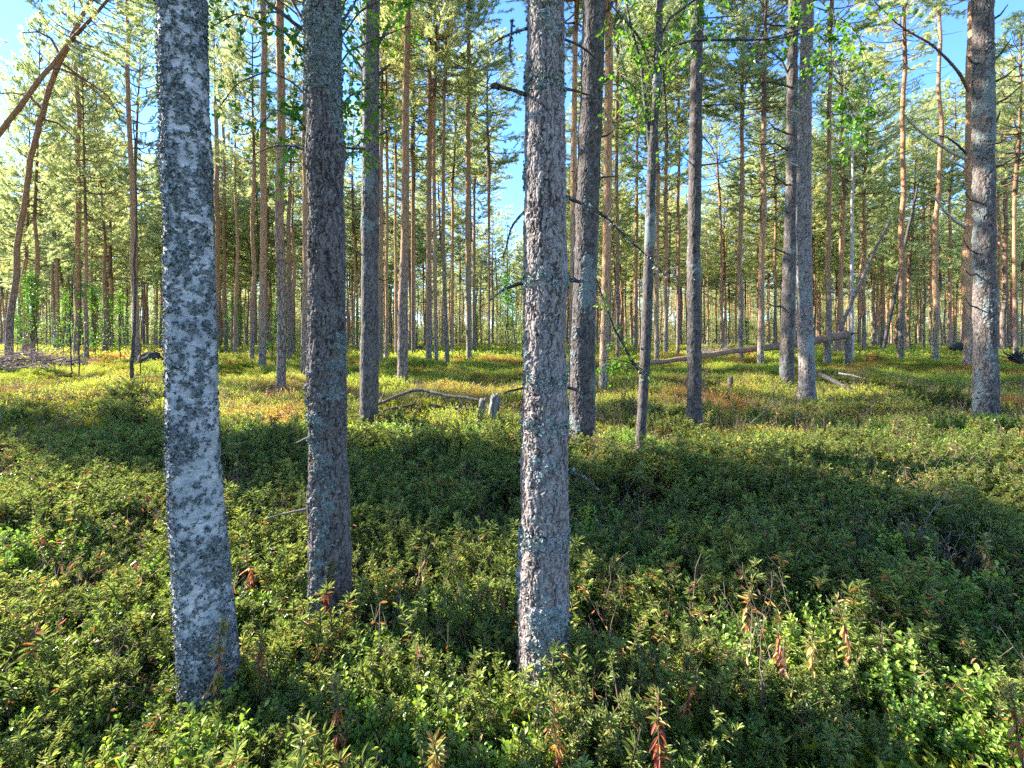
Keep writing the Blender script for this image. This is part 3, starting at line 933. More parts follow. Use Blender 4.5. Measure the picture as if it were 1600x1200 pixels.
br(t1257, b1257, [(1252, 262), (1242, 257), (1229, 252)], 4, 2, D, -0.1, seed=72, mat='palewood')
br(t1257, b1257, [(1267, 90), (1290, 105), (1310, 130), (1330, 145)], 3, 1.2, D, -0.2, seed=73)
br(t1257, b1257, [(1252, 52), (1235, 57), (1205, 62), (1185, 60)], 3, 1.2, D, -0.3, seed=74)
D = D1230
for k, pp in enumerate([[(1232, 40), (1210, 40), (1190, 36)], [(1232, 118), (1222, 95), (1208, 82), (1195, 76)], [(1232, 135), (1205, 128), (1180, 130), (1150, 128)], [(1232, 210), (1210, 200), (1200, 190)],
                        [(1230, 235), (1212, 224), (1190, 226), (1165, 222)], [(1230, 290), (1210, 276), (1192, 270)], [(1226, 395), (1210, 388), (1200, 392)], [(1226, 480), (1208, 478), (1198, 473)]]):
    br(t1230, b1230, pp, 3.5, 1.2, D, -0.1, seed=80 + k, twigs=3)

# ---- traced trees of the middle distance ------------------------------------
def traced(path, base_py, label, seed, H=16.5, crown=True, name='pine_tree', cat='pine', mat='pine_far', segs=12, group=None, crown_h=7.5, d=None, rs=1.0, top_r=None, twigs=0, curve=False):
    d = d or depth_at(base_py)
    x0 = (path[0][0] - 800) / F * d
    g = gz1(x0, d)
    base = Vector((x0, d, g))
    t = thing(name, base, label, cat, group)
    pts, rad = path_world([(path[0][0], base_py, path[0][2])] + list(path[1:]), d, base)
    r0 = rad[0]
    pts = [[pts[0][0], 0, -0.3], [pts[0][0], 0, 0.05], [pts[0][0] + 0.05 * (pts[1][0] - pts[0][0]), 0, 0.45]] + pts[1:]
    rad = [r0 * 1.3, r0 * 1.2, r0] + rad[1:]
    Hc = H - crown_h
    if crown and pts[-1][2] < Hc:
        pts, rad = extend_up(pts, rad, Hc, 0.085 * rs * (crown_h / 8) ** .5)
    elif not crown and H and pts[-1][2] < H:
        pts, rad = extend_up(pts, rad, H, rad[-1] * 0.5)
    p, rr = resample(pts, rad, 0.12 if d < 14 else 0.25)
    r = np.random.default_rng(seed)
    nz = fbm(p * np.array([0, 0, 1.2]) + seed, seed, 2) - 0.5
    p = p + np.stack([nz * 0.0, (fbm(p * np.array([0, 0, 0.5]) + 9 + seed, seed, 2) - 0.5) * 0.3, nz * 0], 1) * np.clip(p[:, 2:3] / 3, 0, 1)
    rr = rr * (1 + r.normal(0, 0.03, len(rr)))
    mb = MB(); tube(mb, p, rr, segs, 0, True)
    if twigs:
        for _ in range(twigs):
            i = r.integers(len(p) // 8, len(p) - 2)
            dd = unit(rvec(r, 1)[0] * [1, 1, 0.35]); L = r.uniform(0.15, 0.9) * 0.7
            s = np.linspace(0, 1, 5)
            q = p[i] + dd * (s * L)[:, None] + np.array([0, 0, 1]) * (r.uniform(-0.3, 0.3) * s * L)[:, None] + r.normal(0, 0.02, (5, 3)) * s[:, None]
            tube(mb, q, np.interp(s, [0, 1], [0.011, 0.003]), 4, 1, False)
    link('trunk', mb.mesh('trunk', [M[mat], M['darkwood']]), t)
    if crown:
        tdir = unit(p[-1] - p[-4]); tdir = unit(tdir * [0.6, 0.6, 1])
        crown_on(t, p[-1] - tdir * 0.05, tdir, seed, crown_h, rs=rs)
    TREES.append((x0, d, 0.5))
    return t, base, d

TR = [
 ([(439, 0, 15), (438, 300, 14), (438, 0, 13)], 607, 'straight grey-brown pine trunk standing in a dark shadow, left of the second foreground trunk', 1),
 ([(410, 0, 12), (410, 400, 11), (413, 0, 9)], 570, 'sunlit slim pine trunk just left of the straight grey-brown one', 2),
 ([(475, 0, 10), (476, 300, 9), (480, 0, 7)], 579, 'half-lit pine trunk peeping out beside the left edge of the second foreground trunk', 3),
 ([(629, 0, 17), (631, 400, 14), (634, 200, 11), (638, 0, 9)], 590, 'reddish pine trunk standing alone behind the bent fallen pole', 4),
 ([(670, 0, 9), (671, 200, 8), (672, 0, 6)], 563, 'slim purple-brown pine trunk, left one of a close pair behind the bent pole', 5),
 ([(682, 0, 6), (679, 350, 6), (678, 150, 5)], 565, 'very slim pine trunk, right one of a close pair behind the bent pole', 6),
 ([(699, 0, 7), (692, 380, 6), (694, 140, 5)], 567, 'thin pale sunlit pine trunk with a slight bow, right of the close pair', 7),
 ([(733, 0, 9), (731, 300, 8), (733, 0, 5)], 563, 'slim dark pine trunk left of the open strip of sky, behind the split stump', 8),
 ([(707, 0, 5), (707, 300, 4)], 552, 'hair-thin far pine trunk between the bowed pale one and the dark one', 9),
 ([(741, 0, 5), (741, 300, 4)], 549, 'hair-thin far pine trunk touching the right side of the dark one by the sky strip', 10),
 ([(645, 0, 5), (644, 250, 4)], 557, 'hair-thin dark pine trunk right of the lone reddish trunk', 11),
 ([(619, 0, 5), (618, 300, 4)], 558, 'hair-thin dark pine trunk left of the lone reddish trunk', 12),
 ([(604, 0, 6), (605, 350, 5)], 560, 'thin greenish trunk second to the right of the stubby trunk', 13),
 ([(594, 0, 9), (596, 300, 7)], 566, 'greenish grey pine trunk hugging the right side of the stubby trunk', 14),
 ([(764, 0, 3.5), (764, 380, 3)], 556, 'thread-thin spindly trunk below the open strip of sky', 15),
 ([(86, 0, 11), (85, 400, 9), (84, 220, 8)], 542, 'dark shaded pine trunk between the leaning pine and the left birch, behind the brush', 16),
 ([(119, 0, 11), (121, 350, 10), (121, 100, 8)], 556, 'pine trunk with a sunlit left edge behind the two thin saplings on the left', 17),
 ([(215, 0, 10), (207, 300, 9), (200, 70, 7), (198, 0, 5)], 562, 'pine trunk behind the thin dark bare stem left of the birch', 18),
 ([(135, 0, 8), (133, 350, 6)], 560, 'dim pine trunk right of the sunlit-edged trunk on the left', 19),
 ([(68, 0, 7), (68, 380, 6)], 538, 'dim far pine trunk right of the leaning pine, beyond the brush', 20),
 ([(340, 0, 9), (339, 300, 8), (337, 160, 7)], 550, 'dark pine trunk touching the right side of the foreground birch', 21),
 ([(353, 0, 6), (350, 300, 5), (349, 170, 5)], 548, 'thin trunk just right of the dark one beside the foreground birch', 22),
 ([(394, 0, 8), (396, 250, 6)], 562, 'shaded reddish trunk behind the left side of the sunlit slim pine', 23),
 ([(452, 0, 8), (452, 300, 6)], 560, 'pine trunk with a bright thin edge right of the straight grey-brown one', 24),
 ([(894, 0, 11), (896, 300, 10), (899, 50, 8)], 600, 'sunlit tan pine trunk squeezed between the central trunk and the shaded grey one', 25),
 ([(943, 0, 14), (948, 400, 14), (950, 250, 13), (951, 0, 12)], 600, 'tall sunlit orange pine trunk right of the shaded grey one', 26),
 ([(965, 0, 6), (964, 380, 6), (963, 200, 5)], 560, 'thin pine trunk just right of the tall orange one', 27),
 ([(992, 0, 6), (994, 380, 6), (996, 200, 4)], 550, 'thin dark pine trunk left of the crooked lichened tree', 28),
 ([(1026, 0, 8), (1027, 350, 6)], 562, 'dim reddish trunk peeping out at the right side of the crooked tree', 29),
 ([(1040, 0, 7), (1040, 350, 6), (1041, 200, 5)], 558, 'far dark trunk, left one of a pair left of the slim dark pine', 30),
 ([(1059, 0, 6), (1060, 350, 5), (1061, 200, 4)], 556, 'far dark trunk, right one of a pair left of the slim dark pine', 31),
 ([(1157, 0, 9), (1157, 400, 8), (1160, 180, 6)], 562, 'bright orange pine trunk standing free right of the slim dark pine', 32),
 ([(1188, 0, 11), (1191, 400, 9), (1193, 180, 7)], 568, 'pine trunk passing behind the fallen log, left of the dim grey one', 33),
 ([(1293, 0, 11), (1295, 400, 8), (1297, 50, 6)], 566, 'orange sunlit pine trunk right of the pale sunlit one, behind the log', 34),
 ([(1349, 0, 6), (1351, 300, 5)], 553, 'slim orange pine trunk right of the leaning dead pole', 35),
 ([(1379, 0, 8), (1379, 450, 7), (1380, 300, 6)], 546, 'orange pine trunk from whose foot a slanting dark stem rises', 36),
 ([(1407, 0, 11), (1409, 450, 10), (1411, 200, 8), (1414, 100, 7)], 559, 'tall straight reddish pine trunk beyond the moss hummock', 37),
 ([(1461, 0, 11), (1465, 380, 9), (1469, 150, 7), (1470, 0, 6)], 561, 'tall pine trunk pale below and reddish above, right of the straight reddish one', 38),
 ([(1444, 0, 5), (1443, 300, 4)], 546, 'slender far orange trunk left of the pale-footed pine', 39),
 ([(1453, 0, 4), (1453, 300, 4)], 545, 'slender far trunk close to the left side of the pale-footed pine', 40),
 ([(1483, 0, 6), (1484, 300, 5)], 548, 'dark far pine trunk right of the pale-footed pine', 41),
 ([(1513, 0, 19), (1514, 400, 19), (1518, 200, 19), (1523, 0, 18)], 572, 'orange sunlit pine trunk against the left side of the broad right-edge trunk', 42),
 ([(1568, 0, 11), (1569, 330, 8)], 550, 'grey trunk right of the broad right-edge trunk', 43),
 ([(1560, 0, 6), (1561, 300, 5)], 548, 'thin orange trunk squeezed right of the broad right-edge trunk', 44),
 ([(1582, 0, 5), (1584, 300, 4)], 546, 'thin orange trunk near the right edge of the photo', 45),
 ([(1210, 0, 5), (1211, 350, 4)], 548, 'thin far trunk left of the dim grey trunk at right centre', 46),
 ([(1128, 0, 5), (1126, 350, 4)], 548, 'thin far trunk right of the slim dark pine', 47),
 ([(1312, 0, 5), (1314, 300, 4)], 548, 'thin orange trunk just left of the snapped trunk', 48),
]
T1515 = None
for path, by, label, sd in TR:
    dd = depth_at(by)
    tt = traced(path, by, label, sd, H=13.8 if sd in (17, 18, 19, 1, 2, 23, 24) else 14.5 + (sd * 7919 % 40) / 10.0, twigs=10 if by > 550 else 4, segs=16 if by > 575 else 10, rs=0.42 if sd in (17, 18) else (0.72 if path[0][0] < 620 else 1.1) if by < 572 else 0.8)
    if sd == 42: T1515 = tt
    if sd == 38: T1462 = tt
t_, b_, D = T1515
br(t_, b_, [(1513, 142), (1500, 115), (1480, 92), (1455, 68), (1430, 55), (1400, 35), (1368, 3)], 4.5, 1.5, D, -1.0, name='live_branch', mat='limb', seed=91, twigs=14)
br(t_, b_, [(1510, 248), (1490, 240), (1472, 228), (1450, 215), (1432, 200), (1412, 178)], 5, 2.5, D, -0.6, mat='palewood', seed=92, twigs=3)
br(t_, b_, [(1508, 355), (1492, 345), (1475, 330), (1462, 312), (1440, 300)], 5, 2.5, D, -0.6, mat='palewood', seed=93, twigs=3)
br(t_, b_, [(1508, 262), (1490, 253), (1475, 245)], 4, 2, D, -0.3, mat='palewood', seed=94, twigs=2)
br(t_, b_, [(1510, 240), (1495, 225), (1480, 215), (1465, 212)], 3.5, 1.5, D, -0.4, seed=95, twigs=2)

# leaning pines on the left
D = depth_at(567)
def leaning(path, base_py, d, label, seed, crown_h, H, cat='pine', base_off=None, mat='pine_far', crown=True, rs=1.0, group=None):
    x0 = (path[0][0] - 800) / F * d
    g = gz1(x0, d); base = Vector((x0, d, g))
    t = thing('pine_tree', base, label, cat, group)
    pts, rad = path_world(path, d, base)
    pts = [[-0.02, 0, -0.3]] + [[0, 0, 0.02]] + pts[1:]; rad = [rad[0] * 1.25, rad[0] * 1.15] + rad[1:]
    p, rr = resample(pts, rad, 0.15)
    r = np.random.default_rng(seed)
    p = p + (np.stack([fbm(p * 1.1 + 3, seed, 3), fbm(p * 1.1 + 9, seed, 3), p[:, 2] * 0 + .5], 1) - 0.5) * 0.12
    rr = rr * (0.93 + 0.22 * (fbm(p * 4, seed + 4, 3) - 0.4))
    mb = MB(); tube(mb, p, rr, 16, 0, True)
    for _ in range(22):
        i = r.integers(len(p) // 6, len(p) - 2); dd = unit(rvec(r, 1)[0] * [1, 1, 0.5]); L = r.uniform(0.08, 0.5)
        ss = np.linspace(0, 1, 4)
        tube(mb, p[i] + dd * (ss * L)[:, None] + r.normal(0, 0.012, (4, 3)) * ss[:, None], np.interp(ss, [0, 1], [0.016, 0.005]), 4, 1, False)
    link('trunk', mb.mesh('trunk', [M[mat], M['darkwood']]), t)
    if crown:
        tdir = unit(p[-1] - p[-5])
        crown_on(t, p[-1] - tdir * 0.05, tdir, seed, crown_h, rs=rs)
    TREES.append((x0, d, 0.5))
    return t, base
tl, bl = leaning([(14, 567, 14), (19, 480, 12.5), (27, 390, 12), (42, 290, 11), (62, 185, 10.5), (88, 105, 10), (118, 45, 9), (140, 5, 8)], 567, D,
        'tall pine bending to the right at the left edge, rising beside the brushwood', 201, 6.5, 0)
for k, pp in enumerate([[(80, 105), (95, 108), (120, 118), (150, 145), (185, 175)], [(105, 62), (130, 68), (165, 80), (195, 105), (235, 118)], [(95, 88), (80, 60), (60, 50), (35, 52)], [(62, 185), (90, 192), (115, 215)],
                        [(120, 45), (105, 25), (80, 8)], [(88, 92), (125, 120), (170, 150), (190, 190)], [(66, 170), (45, 150), (20, 145), (-10, 148)]]):
    br(tl, bl, pp, 4, 1.3, D, -0.5 + 0.25 * k, name='live_branch', mat='limb', seed=110 + k, twigs=14)
D2 = D - 1.6
leaning([(-270, 575, 14), (-165, 432, 13), (-75, 310, 12), (0, 210, 11), (55, 136, 10), (108, 64, 8)], 575, D2,
        'strongly slanting pine coming in from the left edge and crossing the bending one', 202, 5.0, 0)
# thin dark bare stem and saplings on the left
def stem(path, base_py, label, seed, cat, name, leaf=0, group=None, mat='stem', tw=4, d=None):
    d = d or depth_at(base_py)
    x0 = (path[0][0] - 800) / F * d
    base = Vector((x0, d, gz1(x0, d)))
    t = thing(name, base, label, cat, group)
    pts, rad = path_world(path, d, base)
    pts = [[0, 0, -0.15]] + [[0, 0, 0]] + pts[1:]; rad = [rad[0]] + rad
    p, rr = resample(pts, rad, 0.15)
    r = np.random.default_rng(seed)
    p[:, 1] += np.cumsum(r.normal(0, 0.01, len(p))); p[:, 0] += np.cumsum(r.normal(0, 0.006, len(p)))
    mb = MB(); tube(mb, p, rr, 6, 0, True)
    L = MB()
    n = len(p)
    for _ in range(tw):
        i = r.integers(n // 4, n); dd = unit(rvec(r, 1)[0] + [0, 0, 0.6]); ln = r.uniform(0.3, 0.9)
        s = np.linspace(0, 1, 6)
        q = p[i] + dd * (s * ln)[:, None] + r.normal(0, 0.02, (6, 3)) * s[:, None] - np.array([0, 0, 0.15]) * (s * s * ln)[:, None]
        tube(mb, q, np.interp(s, [0, 1], [0.006, 0.002]), 4, 0, False)
        if leaf:
            k = int(leaf * r.uniform(0.6, 1.3))
            u = r.uniform(0.15, 1, k)
            pos = np.stack([np.interp(u, s, q[:, c]) for c in range(3)], 1) + r.normal(0, 0.05, (k, 3))
            ax = unit(r.normal(size=(k, 3)) + [0, 0, -0.3])
            leaves(L, pos, ax, unit(r.normal(0, .5, size=(k, 3)) + [0, 0, 1]), r.uniform(0.03, 0.055, k), 0.035, r.uniform(0, 1, k))
    link('stem', mb.mesh('stem', M[mat]), t)
    if leaf: link('foliage', L.mesh('foliage', M['birch_leaf']), t)
    TREES.append((x0, d, 0.2))
    return t, base
stem([(206, 605, 8), (209, 500, 5), (210, 400, 4), (211, 300, 3), (214, 190, 2)], 606, 'thin dark bare dead stem standing left of the birch', 401, 'dead sapling', 'dead_sapling', 0, None, 'darkwood', 3)
stem([(113, 586, 2.6), (113, 500, 2.2), (114, 440, 1.8), (115, 385, 1.2)], 586, 'slim leafy sapling, left one of the two in front of the shaded pines', 402, 'sapling', 'birch_sapling', 26, None, 'darkwood', 13)
stem([(124, 585, 2.4), (124, 510, 2.0), (126, 450, 1.6), (128, 390, 1.0)], 585, 'slim leafy sapling, right one of the two in front of the shaded pines', 403, 'sapling', 'birch_sapling', 24, None, 'darkwood', 12)
stem([(219, 582, 2.2), (220, 500, 1.8), (222, 430, 1.2)], 582, 'slim bare sapling just right of the thin dark dead stem', 404, 'sapling', 'bare_sapling', 0, None, 'stem', 6)

# crooked thin broadleaf tree right of centre, with leafy boughs
D = depth_at(700)
x0 = (1000 - 800) / F * D
bC = Vector((x0, D, gz1(x0, D)))
tC = thing('broadleaf_tree', bC, 'crooked thin dark tree with lichened bark and leafy boughs, right of centre', 'broadleaf tree')
pp, rad = path_world([(999, 705, 17), (1003, 655, 15), (1006, 600, 16), (1010, 520, 17), (1013, 430, 16), (1016, 350, 14), (1018, 260, 14), (1022, 190, 13), (1027, 120, 14), (1029, 60, 12), (1031, 0, 11), (1033, -60, 11)], D, bC)
pp = [[-0.02, 0, -0.3]] + pp; rad = [rad[0] * 1.2] + rad
mbx, v, nr, out, th, ax = relief(pp, rad, 0.012, 60, 0.03, 0.004, 'pine', 131, 0.48)
link('trunk', mbx.mesh('trunk', M['crooked']), tC)
mu = MB(); up, ur = extend_up([ax[0][-12].tolist(), ax[0][-1].tolist()], [ax[1][-12], ax[1][-1]], 8.5, 0.02)
tube(mu, np.array(up[1:]), np.array(ur[1:]), 10, 0, True); link('upper_trunk', mu.mesh('upper_trunk', M['darkwood']), tC)
TREES.append((x0, D, 0.3))

def leafy(parent, base, pts, w0, w1, d, dz, nl, seed, spread=0.35, name='leafy_branch', mat='darkwood', u0=0.3, size=0.05, ntw=10, hang=0.5):
    """bough with twigs and leaves; pts in photo pixels"""
    r = np.random.default_rng(seed)
    n = len(pts); out = []
    for i, (px, py) in enumerate(pts):
        p = P(px, py, d + dz * i / (n - 1)) - base; out.append([p.x, p.y, p.z])
    rad = np.interp(np.arange(n), [0, n - 1], [w0 / 2 / F * d, w1 / 2 / F * d])
    p, rr = resample(out, rad, 0.03)
    mb = MB(); tube(mb, p, rr, 6, 0, True, lv=0.0)
    m = len(p)
    for _ in range(ntw):
        u = r.uniform(u0, 1); i = int(u * (m - 1))
        dd = unit(p[min(i + 2, m - 1)] - p[max(i - 2, 0)] + r.normal(0, 0.9, 3))
        ln = spread * r.uniform(0.5, 1.4); s = np.linspace(0, 1, 7)
        q = p[i] + dd * (s * ln)[:, None] + np.cumsum(r.normal(0, 0.02 * ln, (7, 3)), 0) - np.array([0, 0, hang]) * (s * s * ln)[:, None]
        tube(mb, q, np.interp(s, [0, 1], [0.004, 0.0015]), 4, 0, False, lv=0.0)
        k = max(3, int(nl * r.uniform(0.6, 1.4)))
        uu = r.uniform(0.15, 1.0, k)
        pos = np.stack([np.interp(uu, s, q[:, c]) for c in range(3)], 1) + r.normal(0, 0.018, (k, 3))
        axs = unit(dd * 0.4 + r.normal(0, 0.7, (k, 3)) + [0, 0, -0.5])
        leaves(mb, pos, axs, unit(r.normal(0, .55, size=(k, 3)) + [0, 0, 1]), size * r.uniform(0.7, 1.25, k), size * 0.8 * r.uniform(0.8, 1.1, k), np.clip(r.normal(0.45, 0.3, k), 0, 1), 0, 1, 0.12, 0.12, 0.38)
    return link(name, mb.mesh(name, [M[mat], M['birch_leaf']]), parent)
leafy(tC, bC, [(1033, 86), (1050, 72), (1080, 63), (1130, 62), (1190, 62), (1228, 54), (1262, 40)], 5, 2, D, -0.6, 12, 501, 0.35, ntw=12, u0=0.15)
leafy(tC, bC, [(1030, 60), (1045, 30), (1065, 15), (1085, 0), (1095, -15)], 5, 3, D, 0.3, 14, 502, 0.5, ntw=12, u0=0.1)
leafy(tC, bC, [(1016, 235), (1010, 180), (1002, 100), (985, 40), (975, -15)], 7, 4, D, 0.1, 10, 503, 0.45, ntw=16, u0=0.1)
leafy(tC, bC, [(1020, 120), (1000, 60), (965, 20), (940, -10)], 4, 2, D, -0.2, 12, 504, 0.4, ntw=14, u0=0.1)
leafy(tC, bC, [(1036, 100), (1040, 160), (1044, 220), (1040, 260)], 2.5, 1.2, D, -0.1, 6, 505, 0.3, ntw=9, u0=0.1)
leafy(tC, bC, [(1004, 588), (985, 560), (960, 515), (938, 455), (930, 430)], 6, 2, D, -0.3, 9, 506, 0.22, ntw=9, u0=0.3, size=0.035)
leafy(tC, bC, [(1000, 575), (980, 565), (955, 560), (935, 565)], 2, 1, D, -0.2, 12, 507, 0.25, ntw=10, u0=0.2, size=0.04)
leafy(tC, bC, [(1004, 150), (985, 130), (965, 115)], 2, 1, D, -0.2, 12, 508, 0.35, ntw=7, u0=0.1)
leafy(tC, bC, [(1262, 40), (1285, 60), (1310, 110), (1330, 170), (1340, 200)], 2, 1, D - .6, -0.5, 14, 509, 0.38, ntw=22, u0=0.0, hang=0.9)
leafy(tC, bC, [(1270, 10), (1300, 20), (1330, 40), (1350, 70)], 2, 1, D - .6, -0.4, 12, 510, 0.35, ntw=14, u0=0.0, hang=0.9)
leafy(tC, bC, [(1085, -10), (1090, 20), (1092, 50), (1095, 90)], 2, 1, D + .3, -0.3, 14, 511, 0.3, ntw=12, u0=0.0)

# leafy birch behind the second foreground trunk
D = 4.6
x0 = (512 - 800) / F * D
bS = Vector((x0, D, gz1(x0, D)))
tS = thing('birch_tree', bS, 'leafy birch hidden behind the second foreground trunk, its boughs spreading at the top', 'birch')
mb = MB(); q = np.array([[0, 0, -0.2], [0.02, 0, 1], [0.0, 0, 3], [-0.03, 0, 5.5], [0.05, 0.05, 8]])
p, rr = resample(q, [0.07, 0.055, 0.05, 0.035, 0.015], 0.15); tube(mb, p, rr, 10, 0, True); link('trunk', mb.mesh('trunk', M['birch']), tS)
for k, (pts, dz, tw, nl) in enumerate([
    ([(508, 120), (470, 70), (430, 40), (370, 20), (335, 40)], -0.3, 22, 13), ([(508, 180), (460, 130), (420, 110), (370, 130), (345, 165)], 0.6, 16, 11),
    ([(508, 240), (465, 185), (430, 170), (405, 200)], 0.2, 18, 14), ([(512, 130), (545, 80), (590, 60), (640, 40)], 0.3, 18, 12),
    ([(512, 200), (545, 150), (580, 135), (600, 175)], -0.2, 20, 14), ([(512, 90), (560, 20), (610, -10), (690, 10)], 0.5, 18, 12),
    ([(508, 60), (450, 10), (400, -20), (340, -10)], 0.4, 20, 12), ([(508, 270), (480, 230), (455, 225), (440, 255)], 0.4, 10, 10),
    ([(512, 290), (540, 250), (560, 225), (570, 215)], 0.3, 14, 12), ([(512, 60), (540, 0), (580, -30)], 0.0, 16, 12)]):
    leafy(tS, bS, pts, 3.5, 1.5, D, dz, nl, 600 + k, 0.33, ntw=int(tw * 0.7), u0=0.25, size=0.055)
TREES.append((x0, D, 0.3))
# leafy boughs and crown of the big birch, high above the frame
r = np.random.default_rng(5)
mb = MB()
topb = np.array([-0.05, 0.0, 9.0])
for k in range(26):
    z0 = r.uniform(5.0, 9.0); a = r.uniform(0, 6.28); ln = r.uniform(0.8, 1.8)
    s = np.linspace(0, 1, 6)
    q = np.array([0, 0, z0]) + np.array([math.cos(a), math.sin(a), 0.8]) * (s * ln)[:, None] - np.array([0, 0, 0.7]) * (s * s * ln)[:, None]
    tube(mb, q, np.interp(s, [0, 1], [0.02, 0.004]), 5, 0, False, lv=0.0)
    kk = 130
    u = r.uniform(0.2, 1, kk); pos = np.stack([np.interp(u, s, q[:, c]) for c in range(3)], 1) + r.normal(0, 0.16, (kk, 3))
    leaves(mb, pos, unit(r.normal(size=(kk, 3)) + [0, 0, -0.5]), unit(r.normal(0, .5, size=(kk, 3)) + [0, 0, 1]), 0.05, 0.042, r.uniform(0, 1, kk), 0, 1)
link('crown', mb.mesh('crown', [M['darkwood'], M['birch_leaf']]), tb)

# snapped trunk, fallen log, leaning dead poles -------------------------------
DF = depth_at(566)
def log(name, pts, w, label, cat, mat, base_px, d, step=0.1, splinter=0, twigs=0, seed=0, segs=12, group=None):
    """pts: (px, py, d)"""
    b = P(base_px[0], base_px[1], d)
    t = thing(name, b, label, cat, group)
    out = [list(P(px, py, dd) - b) for px, py, dd in pts]
    rad = [ww / 2 / F * pts[i][2] for i, ww in enumerate(w)]
    p, rr = resample(out, rad, step)
    r = np.random.default_rng(seed + 40)
    rr = rr * (1 + r.normal(0, 0.05, len(rr)))
    p = p + np.cumsum(r.normal(0, 0.004, p.shape), 0)
    mb = MB(); tube(mb, p, rr, segs, 0, True)
    for _ in range(twigs):
        i = r.integers(1, len(p) - 1); dd = unit(rvec(r, 1)[0] + [0, 0, 0.4]); L = r.uniform(0.15, 0.6)
        s = np.linspace(0, 1, 4)
        tube(mb, p[i] + dd * (s * L)[:, None], np.interp(s, [0, 1], [0.012, 0.004]), 4, 0, False)
    o = link('stem', mb.mesh('stem', M[mat]), t)
    if splinter:
        ms = MB(); dr = unit(p[-1] - p[-4])
        for k in range(splinter):
            off = rvec(r, 1)[0] * rr[-1] * 0.6
            L = r.uniform(0.15, 0.5)
            s = np.linspace(0, 1, 4)
            tube(ms, p[-2] + off + (dr + r.normal(0, 0.12, 3)) * (s * L)[:, None], np.interp(s, [0, 1], [rr[-1] * 0.4, 0.004]), 5, 0, False)
        link('splinters', ms.mesh('splinters', M['darkwood']), t)
    return t
log('fallen_pine_log', [(938, 577, DF - 1.0), (1000, 569, DF - 0.8), (1080, 560, DF - 0.5), (1160, 549, DF - 0.2), (1240, 540, DF), (1325, 524, DF + 0.05)], [6, 7, 8, 9, 11, 13],
    'long fallen pine log slanting up, its splintered end on the snapped trunk', 'fallen log', 'logbark', (938, 580), DF - 1.0, splinter=6, twigs=5, seed=1)
traced([(1325, 0, 13), (1326, 527, 12)], 566, 'short snapped pine trunk that carries the splintered end of the long log', 301, H=1.3, crown=False, name='snapped_trunk', cat='dead trunk', d=DF + 0.1)
traced([(1331, 0, 7), (1331, 400, 6), (1331, 215, 3.5)], 560, 'bare pale dead pole-like trunk rising behind the snapped trunk', 302, H=8.2, crown=False, name='dead_tree', cat='dead tree', mat='palewood', twigs=8)
DL = DF + 1.6
log('leaning_dead_pole', [(1303, 548, DL), (1318, 500, DL), (1345, 440, DL), (1368, 390, DL), (1391, 344, DL)], [6, 5, 5, 4, 4],
    'dead pole leaning to the right behind the snapped trunk', 'dead tree', 'redwood', (1303, 550), DL, seed=2, twigs=2)
DL = 22
log('slanting_dark_stem', [(1381, 543, DL), (1392, 490, DL), (1405, 420, DL), (1420, 350, DL), (1434, 285, DL)], [5, 4.5, 4, 4, 3],
    'dark stem slanting up to the right out of the foot of an orange pine', 'dead tree', 'darkwood', (1381, 545), DL, seed=3, twigs=4)
# bent fallen pole beside the stump
DS = depth_at(652)
log('fallen_pole', [(585, 634, DS + 0.9), (615, 622, DS + 0.95), (648, 611, DS + 1.0), (665, 612, DS + 1.0), (700, 620, DS + 0.8), (748, 628, DS + 0.5)], [5, 5, 5, 4.5, 4.5, 4],
    'grey bent fallen pole peaking like a low roof left of the split stump', 'fallen pole', 'deadwood', (620, 645), DS + 0.9, step=0.05, seed=4, twigs=2)
log('fallen_pole', [(590, 645, DS + 0.7), (615, 637, DS + 0.7), (650, 630, DS + 0.75)], [5, 5, 3.5],
    'short dark fallen pole under the bent one, pointing at the stubby trunk', 'fallen pole', 'darkwood', (600, 648), DS + 0.7, step=0.05, seed=5)
log('fallen_pole', [(672, 632, DS + 0.6), (700, 638, DS + 0.6), (740, 640, DS + 0.5)], [4, 4, 3],
    'short dark fallen pole between the bent one and the split stump', 'fallen pole', 'darkwood', (680, 645), DS + 0.6, step=0.05, seed=6)
log('dead_stub', [(717, 652, DS + 0.4), (717, 640, DS + 0.4), (716, 632, DS + 0.4)], [7, 6, 5],
    'small dark upright dead stub left of the split stump', 'stub', 'darkwood', (717, 654), DS + 0.4, step=0.03, seed=7)
log('mossy_log', [(1278, 583, 10.6), (1300, 594, 10.3), (1330, 610, 9.9)], [7, 7, 5],
    'short dark rotting log below the moss hummock, right of the pale sunlit trunk', 'fallen log', 'darkwood', (1300, 610), 10.3, step=0.05, seed=8)
log('pale_stick', [(1310, 584, 11.4), (1330, 587, 11.2), (1346, 592, 11.0)], [3, 3, 1.5],
    'pale short stick on the back of the moss hummock', 'stick', 'palewood', (1325, 595), 11.2, step=0.05, seed=9)

